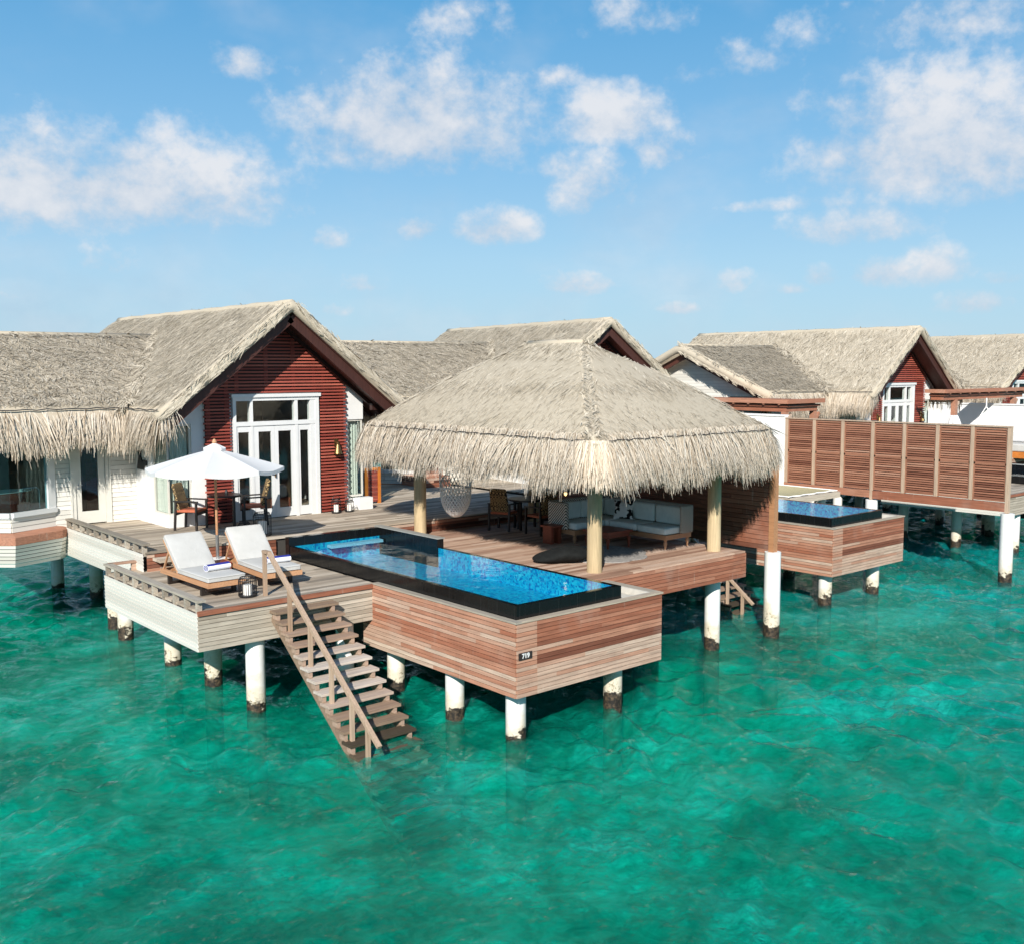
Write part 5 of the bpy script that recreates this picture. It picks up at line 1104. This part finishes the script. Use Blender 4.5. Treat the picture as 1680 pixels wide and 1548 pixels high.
def make_lounger():
    """head towards +y, origin at the centre of the frame on the floor"""
    t = thing('sun_lounger', 'x', 'sun lounger', (0, 0, 0), 'teak sun loungers on the lounge terrace')
    w, y0, y1 = .37, -.99, .97; zf = .27
    m_ = MB(); m_.box(-w, -w+.05, y0, y1, zf-.085, zf); m_.box(w-.05, w, y0, y1, zf-.085, zf); m_.box(-w+.052, w-.052, y0, y0+.05, zf-.085, zf); m_.box(-w+.052, w-.052, y1-.05, y1, zf-.085, zf)
    y = y0+.09
    while y < .22: m_.box(-w+.052, w-.052, y, y+.06, zf-.03, zf-.004); y += .075
    m_.build('frame', M['teak'], t)
    for yy in (-.62, .72):
        m_ = MB(); m_.box(-w+.04, -w+.11, yy-.035, yy+.035, 0, zf-.087); m_.box(w-.11, w-.04, yy-.035, yy+.035, 0, zf-.087); m_.box(-w+.112, w-.112, yy-.03, yy+.03, 0, .05); m_.build('leg', M['dark_paint'], t)
    hinge = Vector((0, .24, zf+.0)); ang = R(43); T = Matrix.Translation(hinge) @ Matrix.Rotation(ang, 4, 'X')
    m_ = MB(); m_.box(-w+.01, -w+.05, 0, .80, -.02, .02); m_.box(w-.05, w-.01, 0, .80, -.02, .02); m_.box(-w+.052, w-.052, .75, .80, -.02, .02)
    for k in range(9): m_.box(-w+.052, w-.052, .05+k*.08, .105+k*.08, -.012, .012)
    m_.xform(T); m_.beam((-w+.03, .62, zf+.36), (-w+.03, .88, zf-.02), .03, .03); m_.beam((w-.03, .62, zf+.36), (w-.03, .88, zf-.02), .03, .03); m_.build('backrest', M['teak'], t)
    m_ = MB(); m_.rbox(-w+.015, w-.015, y0+.02, .26, zf+.006, zf+.095, .03, 3, puff=.012); sc_ = m_.build('seat_cushion', M['cushion'], t, True)
    def loop(x0, x1, ya, yb, z_): return [(x0+.02, ya, z_), (x1-.02, ya, z_), (x1, ya+.02, z_), (x1, yb-.02, z_), (x1-.02, yb, z_), (x0+.02, yb, z_), (x0, yb-.02, z_), (x0, ya+.02, z_), (x0+.02, ya, z_)]
    m_ = MB()
    for z_ in (zf+.082, zf+.02): m_.tube(loop(-w+.012, w-.012, y0+.017, .263, z_), .006, 5)
    m_.build('piping', M['piping'], sc_)
    m_ = MB(); m_.rbox(-w+.015, w-.015, .03, .83, .022, .105, .03, 3, puff=.012, mat=T); bc_ = m_.build('back_cushion', M['cushion'], t, True)
    m_ = MB()
    for z_ in (.092, .035): m_.tube([T @ Vector(q) for q in loop(-w+.012, w-.012, .027, .833, z_)], .006, 5)
    m_.build('piping', M['piping'], bc_)
    return t
lg = make_lounger(); lg['label'] = 'left sun lounger with pale cushion, nearest the white parapet'
set_t(lg, (-2.46, 5.84, ZL), R(1.5))
l2 = copy_tree(lg, (-1.26, 5.92, ZL), R(-3), 'right sun lounger with pale cushion, next to the pool rim')

def towel(label, x, y, z, rz):
    m_ = MB(); n = 18; L = .46
    for k in range(7):
        xa, xb = -L/2+L*k/7, -L/2+L*(k+1)/7; stripe = 1. if k in (99,) else 0.
    prof = [(math.cos(2*math.pi*i/n)*.085, math.sin(2*math.pi*i/n)*.062+.062) for i in range(n)]
    vs = [(xx, p[0], p[1]) for xx in (-L/2, L/2) for p in prof]
    for i in range(n): m_.add([vs[i], vs[n+i], vs[n+(i+1) % n], vs[(i+1) % n]], [(0, 1, 2, 3)], 1. if i in (3, 4, 5, 6) or i in (12, 13, 14) else 0.)
    for s_, e in ((-L/2, -1), (L/2, 1)):
        for j in range(5):
            r0, r1 = 1-j*.2, 1-(j+1)*.2
            for i in range(n):
                a, b = prof[i], prof[(i+1) % n]; q = lambda p, k: (s_+.004*e*(j % 2), p[0]*k, (p[1]-.062)*k+.062)
                m_.add([q(a, r0), q(b, r0), q(b, r1), q(a, r1)], [(0, 1, 2, 3) if e > 0 else (3, 2, 1, 0)], float(j % 2))
    T = Matrix.Translation((x, y, z)) @ Matrix.Rotation(rz, 4, 'Z'); m_.xform(T)
    return tag(m_.build('rolled_towel', M['towel'], None, False), label, 'towel', 'rolled blue and white towels')
towel('rolled blue striped towel lying on the left lounger', -2.36, 5.42, ZL+.375, R(8))
towel('rolled blue striped towel lying on the right lounger, behind the handrail', -1.20, 5.36, ZL+.375, R(-4))

# little red table between the loungers
t = thing('side_table', 'low red timber side table between the two loungers', 'table', (-1.83, 6.55, ZL))
m_ = MB(); m_.box(-2.02, -1.64, 6.36, 6.55, ZL+.26, ZL+.30, .7); m_.box(-2.02, -1.64, 6.555, 6.74, ZL+.26, ZL+.30, .5); m_.build('table_top', M['mahogany'], t)
for x, y in ((-1.99, 6.39), (-1.67, 6.39), (-1.99, 6.71), (-1.67, 6.71)): m_ = MB(); m_.box(x-.025, x+.025, y-.025, y+.025, ZL, ZL+.258); m_.build('leg', M['mahogany'], t)

# parasol
def make_parasol():
    x, y, z = -1.30, 7.72, ZL
    t = thing('white_parasol', 'open white parasol on a wooden pole behind the loungers', 'parasol', (x, y, z))
    m_ = MB(); m_.rbox(x-.26, x+.26, y-.26, y+.26, z, z+.13, .05); m_.build('base', M['white'], t)
    m_ = MB(); m_.tube([(x, y, z+.13), (x, y, z+.62)], .034, 12); m_.build('pole_socket', M['steel'], t)
    m_ = MB(); m_.tube([(x, y, z+.62), (x, y, z+2.46)], .026, 10, .3); m_.build('pole', M['teak'], t)
    N_ = 8; rr, zr, zt = 1.36, z+1.98, z+2.36; 
    def P(k, s):
        a = 2*math.pi*k/N_+R(12); return Vector((x+math.cos(a)*rr*s, y+math.sin(a)*rr*s, zr+(zt-zr)*(1-s)+.012*math.sin(s*math.pi)))
    m_ = MB(); ns = 8; nu = 8
    for k in range(N_):
        def fn(u, q, k=k):
            s_ = .02+.98*q; p = P(k, s_).lerp(P(k+1, s_), u); sag = .05*math.sin(u*math.pi)*s_*(.4+.6*s_); p.z -= sag
            if q > .999: p.z -= .0
            return p
        m_.grid(fn, nu, ns, .5)
        m_.grid(lambda u, q, k=k: fn(u, 1.0)+Vector((0, 0, -.075*q)), nu, 1, .5)
    m_.build('canopy', M['canopy'], t, True)
    m_ = MB()
    for k in range(N_):
        def fv(u, q, k=k):
            a0, a1 = 2*math.pi*k/N_+R(12), 2*math.pi*(k+1)/N_+R(12); s_ = .03+.19*q
            p = (Vector((x+math.cos(a0)*s_, y+math.sin(a0)*s_, 0))).lerp(Vector((x+math.cos(a1)*s_, y+math.sin(a1)*s_, 0)), u); p.z = zt+.10-.09*q-.02*math.sin(u*math.pi)*q; return p
        m_.grid(fv, 4, 4, .5)
        m_.grid(lambda u, q, k=k: fv(u, 1.)+Vector((0, 0, -.05*q)), 4, 1, .5)
    m_.build('vent_cap', M['canopy'], t, True)
    for k in range(N_):
        m_ = MB(); m_.beam(P(k, .03)+Vector((0, 0, -.03)), P(k, .99)+Vector((0, 0, -.025)), .018, .018); m_.beam((x, y, z+1.75), P(k, .5)+Vector((0, 0, -.035)), .014, .014); m_.build('rib', M['teak'], t)
    m_ = MB(); m_.lathe([(.03, 0), (.05, .03), (.03, .08), (.004, .10)], (x, y, zt+.09), 12); m_.build('finial', M['teak'], t)
    return t
make_parasol()

# black lanterns
lantern('black wire lantern with white candle, on the boards before the left lounger', -2.18, 4.62, ZL, .155, .34)
lantern('largest black wire lantern, behind the right lounger near the pool corner', .02, 8.35, FL, .19, .50, candle=True)
lantern('lower black wire lantern beside the largest one, behind the right lounger', -.30, 8.55, FL, .13, .30)
lantern('black lantern with candle, left of two at the foot of the red wall', 3.05, 10.35, FL, .12, .34, dense=8, handle=True)
lantern('black lantern with candle, right of two beside the low white block', 3.42, 10.34, FL, .11, .30, dense=8, handle=True)
lantern('black wire lantern behind the front log post of the pavilion', 4.05, 2.25, ZP, .13, .42)

# dining chairs and tables
def make_chair():
    """faces -y, origin on the floor at the centre of the seat"""
    t = thing('patterned_chair', 'x', 'chair', (0, 0, 0), 'ring patterned dining chairs')
    w = .27
    for sx in (-1, 1):
        for yy, zz in ((-.26, .62), (.25, .64)):
            m_ = MB(); m_.beam((sx*w, yy, 0), (sx*w, yy+(.0 if yy < 0 else -.04), zz), .045, .045, (0, 1, 0)); m_.build('leg', M['dark_paint'], t)
        m_ = MB(); m_.beam((sx*w, -.30, .64), (sx*w, .26, .655), .055, .03); m_.build('armrest', M['dark_paint'], t)
    m_ = MB(); m_.box(-w+.024, w-.024, -.28, -.24, .34, .40); m_.box(-w+.024, w-.024, .20, .24, .34, .40); m_.build('seat_frame', M['dark_paint'], t)
    m_ = MB(); m_.rbox(-w+.025, w-.025, -.28, .22, .40, .46, .02); m_.build('seat', M['terracotta'], t)
    T = Matrix.Translation((0, .20, .44)) @ Matrix.Rotation(R(-14), 4, 'X'); m_ = MB(); m_.rbox(-.25, .25, -.035, .035, -.02, .60, .034, 3)
    out = []
    for p in m_.v:
        q = Vector(p); k = max(0, (q.z-.42)/.18); q.x *= 1-.16*k*k; q.y += .05*(q.x/.25)**2*-1; out.append(tuple(T @ q))
    m_.v = out; m_.build('backrest', M['chair_pattern'], t, True)
    return t
ch = make_chair(); ch['label'] = 'ring patterned chair left of the black patio table, against the white wall'
set_t(ch, (-.74, 10.30, FL), R(42))
copy_tree(ch, (.70, 10.02, FL), R(-112), 'ring patterned chair right of the black patio table, before the french doors')
copy_tree(ch, (5.68, 7.02, ZP), R(112), 'ring patterned chair under the pavilion, left of the dark dining table')
copy_tree(ch, (5.98, 5.98, ZP), R(182), 'ring patterned chair under the pavilion with its back to the pool')
def table(label, x, y, z, r):
    t = thing('dining_table', label, 'table', (x, y, z), 'black dining tables'); m_ = MB(); m_.lathe([(r-.02, .70), (r, .715), (r, .735), (r-.01, .745)], (x, y, z), 28); m_.build('table_top', M['dark_paint'], t)
    for k in range(4):
        a = R(20+90*k); m_ = MB(); m_.beam((x+math.cos(a)*r*.72, y+math.sin(a)*r*.72, z), (x+math.cos(a)*r*.72, y+math.sin(a)*r*.72, z+.70), .05, .05, (1, 0, 0)); m_.build('leg', M['dark_paint'], t)
    return t
table('round black patio table before the red louvred wall', -.04, 10.02, FL, .38)
table('dark dining table in the shade under the pavilion', 6.25, 6.78, ZP, .50)
m_ = MB(); m_.lathe([(.035, 0), (.04, .05), (.02, .09), (.018, .11)], (-.0, 10.02, FL+.746), 12); tag(m_.build('small_vase', M['dark_metal'], None, True), 'small dark vase on the black patio table', 'vase')

# corner sofa
t = thing('corner_sofa', 'L shaped corner sofa with grey green cushions under the pavilion', 'sofa', (6.6, 4.3, ZP))
z = ZP
m_ = MB(); m_.box(6.50, 7.34, 2.62, 5.2, z+.20, z+.30, .4); m_.box(5.52, 6.497, 4.40, 5.2, z+.20, z+.30, .6); m_.build('base_frame', M['teak'], t)
for x, y in ((6.56, 2.68), (7.28, 2.68), (7.28, 5.1), (5.58, 5.1), (5.58, 4.46), (6.55, 4.46)): m_ = MB(); m_.lathe([(.018, 0), (.022, .03), (.045, .13), (.03, .16), (.045, .2)], (x, y, z), 10); m_.build('leg', M['teak'], t, True)
m_ = MB(); m_.rbox(7.25, 7.37, 2.58, 5.26, z+.30, z+.90, .03); m_.rbox(5.50, 7.248, 5.14, 5.26, z+.30, z+.90, .03); m_.rbox(5.44, 5.55, 4.6, 5.138, z+.30, z+.90, .03); m_.rbox(6.95, 7.248, 2.56, 2.63, z+.30, z+.90, .03); m_.build('woven_back', M['weave'], t, True)
for y0, y1 in ((2.64, 3.46), (3.48, 4.30)):
    m_ = MB(); m_.rbox(6.50, 7.10, y0, y1, z+.305, z+.455, .035, puff=.015); m_.build('seat_cushion', M['aqua_fabric'], t, True)
    m_ = MB(); m_.rbox(7.09, 7.24, y0+.01, y1-.01, z+.45, z+.85, .05); m_.build('back_cushion', M['aqua_fabric'], t, True)
m_ = MB(); m_.rbox(6.50, 7.10, 4.32, 5.0, z+.305, z+.455, .035, puff=.015); m_.build('seat_cushion', M['aqua_fabric'], t, True)
m_ = MB(); m_.rbox(7.09, 7.24, 4.32, 5.1, z+.45, z+.85, .05); m_.build('back_cushion', M['aqua_fabric'], t, True)
m_ = MB(); m_.rbox(5.56, 6.48, 4.40, 5.0, z+.305, z+.455, .035, puff=.015); m_.build('seat_cushion', M['aqua_fabric'], t, True)
for x0, x1 in ((5.57, 6.32), (6.33, 7.08)): m_ = MB(); m_.rbox(x0, x1, 5.0, 5.135, z+.45, z+.85, .05); m_.build('back_cushion', M['aqua_fabric'], t, True)
m_ = MB(); T = Matrix.Translation((6.93, 4.25, z+.66)) @ Matrix.Rotation(R(-55), 4, 'Z') @ Matrix.Rotation(R(-20), 4, 'X')
m_.grid(lambda u, q: T @ Vector(((u-.5)*.46*(1-.1*math.sin(math.pi*q)), -.085*(math.sin(math.pi*u)*math.sin(math.pi*q))**.6, (q-.5)*.44*(1-.1*math.sin(math.pi*u)))), 14, 14); m_.grid(lambda u, q: T @ Vector(((.5-u)*.46*(1-.1*math.sin(math.pi*q)), .085*(math.sin(math.pi*u)*math.sin(math.pi*q))**.6, (q-.5)*.44*(1-.1*math.sin(math.pi*u)))), 14, 14)
tag(m_.build('hide_cushion', M['cow'], None, True), 'black and white hide cushion leaning in the sofa corner', 'cushion')
t = thing('coffee_table', 'low red timber coffee table in front of the corner sofa', 'table', (5.85, 3.75, z))
m_ = MB(); m_.box(5.50, 6.27, 3.36, 4.12, z+.33, z+.38, .6); m_.box(5.55, 6.22, 3.41, 4.07, z+.24, z+.328, .3); m_.build('table_top', M['mahogany'], t)
for x, y in ((5.56, 3.42), (6.21, 3.42), (5.56, 4.06), (6.21, 4.06)): m_ = MB(); m_.lathe([(.018, 0), (.024, .04), (.04, .18), (.045, .238)], (x, y, z), 10); m_.build('leg', M['mahogany'], t, True)
t = thing('red_stool', 'small red timber stool at the left end of the sofa', 'stool', (5.28, 4.86, z))
m_ = MB(); m_.box(5.08, 5.46, 4.68, 5.04, z+.37, z+.41, .8); m_.build('seat', M['mahogany'], t)
for a, b in ((5.12, 5.2), (5.34, 5.42)): m_ = MB(); m_.box(a, b, 4.72, 5.0, z, z+.368, .7); m_.build('leg', M['mahogany'], t)
# scalloped rug
m_ = MB(); cx, cy = 5.05, 3.15; n = 120
pts = [(cx+math.cos(2*math.pi*k/n)*(.92+.09*abs(math.sin(4*2*math.pi*k/n))), cy+math.sin(2*math.pi*k/n)*(.92+.09*abs(math.sin(4*2*math.pi*k/n))), z+.004) for k in range(n)]
m_.poly_extrude(pts, (0, 0, .014)); tag(m_.build('scalloped_rug', M['rug']), 'grey scalloped rug on the pavilion boards before the sofa', 'rug')
# bean bag
m_ = MB(); T = Matrix.Translation((3.86, 3.02, z)) @ Matrix.Rotation(R(-38), 4, 'Z')
def bean(u, q):
    a = u*2*math.pi; ph = q*math.pi; s = math.sin(ph); rx = .54*(1+.16*math.cos(a)) if math.cos(a) < 0 else .5; p = Vector((math.cos(a)*s*(.52+(.10 if math.cos(a) < 0 else 0)*abs(math.cos(a))**3), math.sin(a)*s*.34, .16-.16*math.cos(ph)+.04*math.sin(3*a)*s*s+.03*math.cos(a)*s))
    p.z = max(0, min(p.z, .34)); p.z *= (1-.35*max(0, -math.cos(a)*s)); return T @ p
m_.grid(bean, 40, 20); tag(m_.build('bean_bag', M['black_fabric'], None, True), 'black bean bag lying on the deck by the pool, under the pavilion', 'bean bag')
# hanging net chair
t = thing('hanging_net_chair', 'white macrame net chair hanging under the pavilion eave', 'hanging chair', (4.22, 7.0, 2.5))
m_ = MB(); cx, cy, zb_ = 4.22, 7.0, 2.54; fx = Vector((.76, -.65, 0)); fy = Vector((.65, .76, 0))
def net(u, v):   # u round 0..1, v from rim 1 down to bottom 0
    a = u*2*math.pi; r = math.sin(min(1, v*1.25)*math.pi/2)**.7; rimz = 3.22+.36*max(0, math.cos(a-math.pi/2))
    return Vector((cx, cy, 0))+fx*(math.cos(a)*r*(.30+.06*v))+fy*(math.sin(a)*r*.28)+Vector((0, 0, zb_+(rimz-zb_)*v**1.5))
NS = 26
for s_ in (1, -1):
    for k in range(NS): m_.tube([net(k/NS+s_*.28*(1-v), v) for v in np.linspace(.04, 1, 12)], .0125, 4)
for v in (.12, .22, .34): m_.tube([net(k/28, v) for k in range(29)], .012, 5)
m_.tube([net(k/36, 1) for k in range(37)], .017, 6)
m_.grid(lambda u, q: net(u, .02+.34*q), 26, 4, .5)
m_.build('net_seat', M['rope'], t, True)
m_ = MB(); bz = 4.12; a, b = Vector((cx, cy, bz))-fx*.40, Vector((cx, cy, bz))+fx*.40
for k, e in ((.0, b), (.08, b), (.92, b), (.42, a), (.5, a), (.58, a), (.25, b), (.25, a)): m_.tube([net(k, 1), e], .010, 5)
m_.tube([a, (cx, cy, 4.5)], .012, 5); m_.tube([b, (cx, cy, 4.5)], .012, 5); m_.build('rope', M['rope'], t)
m_ = MB(); m_.tube([a-fx*.05, b+fx*.05], .02, 8); m_.build('spreader_bar', M['teak_pale'], t)
# pendant lamp
t = thing('pendant_lamp', 'small lit pendant bulb under the pavilion roof above the sofa', 'lamp', (5.05, 4.2, 3.24))
m_ = MB(); m_.lathe([(.004, -.03), (.03, 0), (.035, .03), (.02, .06)], (5.05, 4.2, 3.24), 12); m_.build('bulb', M['bulb'], t, True)
m_ = MB(); m_.lathe([(.10, .06), (.09, .10), (.03, .14), (.01, .15)], (5.05, 4.2, 3.24), 14); m_.tube([(5.05, 4.2, 3.38), (5.05, 4.2, 6.2)], .006, 5); m_.build('cord', M['dark_metal'], t)

# screen, steps and cabinet on the far side of the upper deck
t = thing('louvred_shutter', 'red louvred shutter in an orange frame by the corner window', 'shutter', (4.7, 11.5, FL))
m_ = MB(); m_.box(4.52, 4.60, 11.30, 11.38, FL, FL+.95); m_.box(4.92, 5.0, 11.30, 11.38, FL, FL+.95); m_.box(4.60, 4.92, 11.30, 11.38, FL+.88, FL+.95); m_.build('frame', M['orange_wood'], t)
m_ = MB()
for k in range(20): m_.box(4.602, 4.918, 11.32, 11.36, FL+.05+k*.041, FL+.08+k*.041)
m_.build('slats', M['louvre_red'], t)
t = thing('courtyard_wall', 'white boarded courtyard wall at the back of the upper deck', 'wall', (7, 15.4, FL))
m_ = MB(); boards(m_, (VXR+.3, 16.2), (7.9, 15.7), FL, 4.3, (-.1, -1), .105, .02, joints=False, tilt=.06); m_.build('boarding', M['siding'], t)
m_ = MB(); m_.box(7.92, 8.1, 15.2, 15.9, FL, 4.3); m_.build('end_post', M['dark_wood'], t)
t = thing('timber_planter', 'stepped red timber planter at the back of the upper deck', 'planter', (8.3, 13.9, FL))
m_ = MB(); boards(m_, (7.9, 13.3), (8.85, 13.3), FL, FL+.28, (0, -1)); boards(m_, (7.9, 14.9), (7.9, 13.3), FL, FL+.28, (-1, 0)); m_.box(7.9, 8.85, 13.3, 14.9, FL+.28, FL+.30, .6); m_.build('lower_step', M['clad_x'], t)
m_ = MB(); boards(m_, (8.2, 13.7), (8.85, 13.7), FL+.30, FL+.62, (0, -1)); boards(m_, (8.2, 14.9), (8.2, 13.7), FL+.30, FL+.62, (-1, 0)); m_.box(8.2, 8.85, 13.7, 14.9, FL+.62, FL+.64, .6); m_.build('upper_step', M['clad_x'], t)

# bathtub behind the bow window, bed behind the doors
t = thing('bathtub', 'oval red bathtub with pale inside, behind the bow window', 'bathtub', (-4.0, 13.1, FL))
def tub(r0, z0):
    return [(r0*.72, z0), (r0*.86, z0+.15), (r0*.95, z0+.4), (r0, z0+.58)]
m_ = MB(); m_.lathe(tub(.42, 0), (0, 0, 0), 28); m_.f = m_.f[:-1]; m_.r = m_.r[:-1]; m_.mi = m_.mi[:-1]; T = Matrix.Translation((-3.95, 12.95, FL+.27)) @ Matrix.Rotation(R(20), 4, 'Z') @ Matrix.Diagonal((1.75, 1, 1, 1)); m_.xform(T); m_.build('shell', M['tub'], t, True)
m_ = MB(); m_.lathe([(.41, .58), (.38, .585), (.33, .4), (.26, .2), (.02, .14)], (0, 0, 0), 28); m_.f = m_.f[:-2]+m_.f[-1:]; m_.r = m_.r[:len(m_.f)]; m_.mi = m_.mi[:len(m_.f)]; m_.xform(T); m_.build('inside', M['cream'], t, True)
m_ = MB(); m_.tube([(-3.2, 12.85, FL), (-3.2, 12.85, FL+.85), (-3.24, 12.87, FL+.9), (-3.5, 12.95, FL+.9), (-3.53, 12.95, FL+.84)], .014, 8); tag(m_.build('bath_tap', M['steel']), 'tall curved bath tap at the end of the red bathtub', 'tap')
t = thing('bed', 'white bed in the dark room behind the french doors', 'bed', (1.6, 13, FL))
m_ = MB(); m_.rbox(.7, 2.6, 12.0, 14.0, FL+.28, FL+.6, .06); m_.build('mattress', M['white_fabric'], t)
m_ = MB(); m_.box(.65, 2.65, 11.95, 14.05, FL, FL+.28); m_.build('base', M['mahogany'], t)
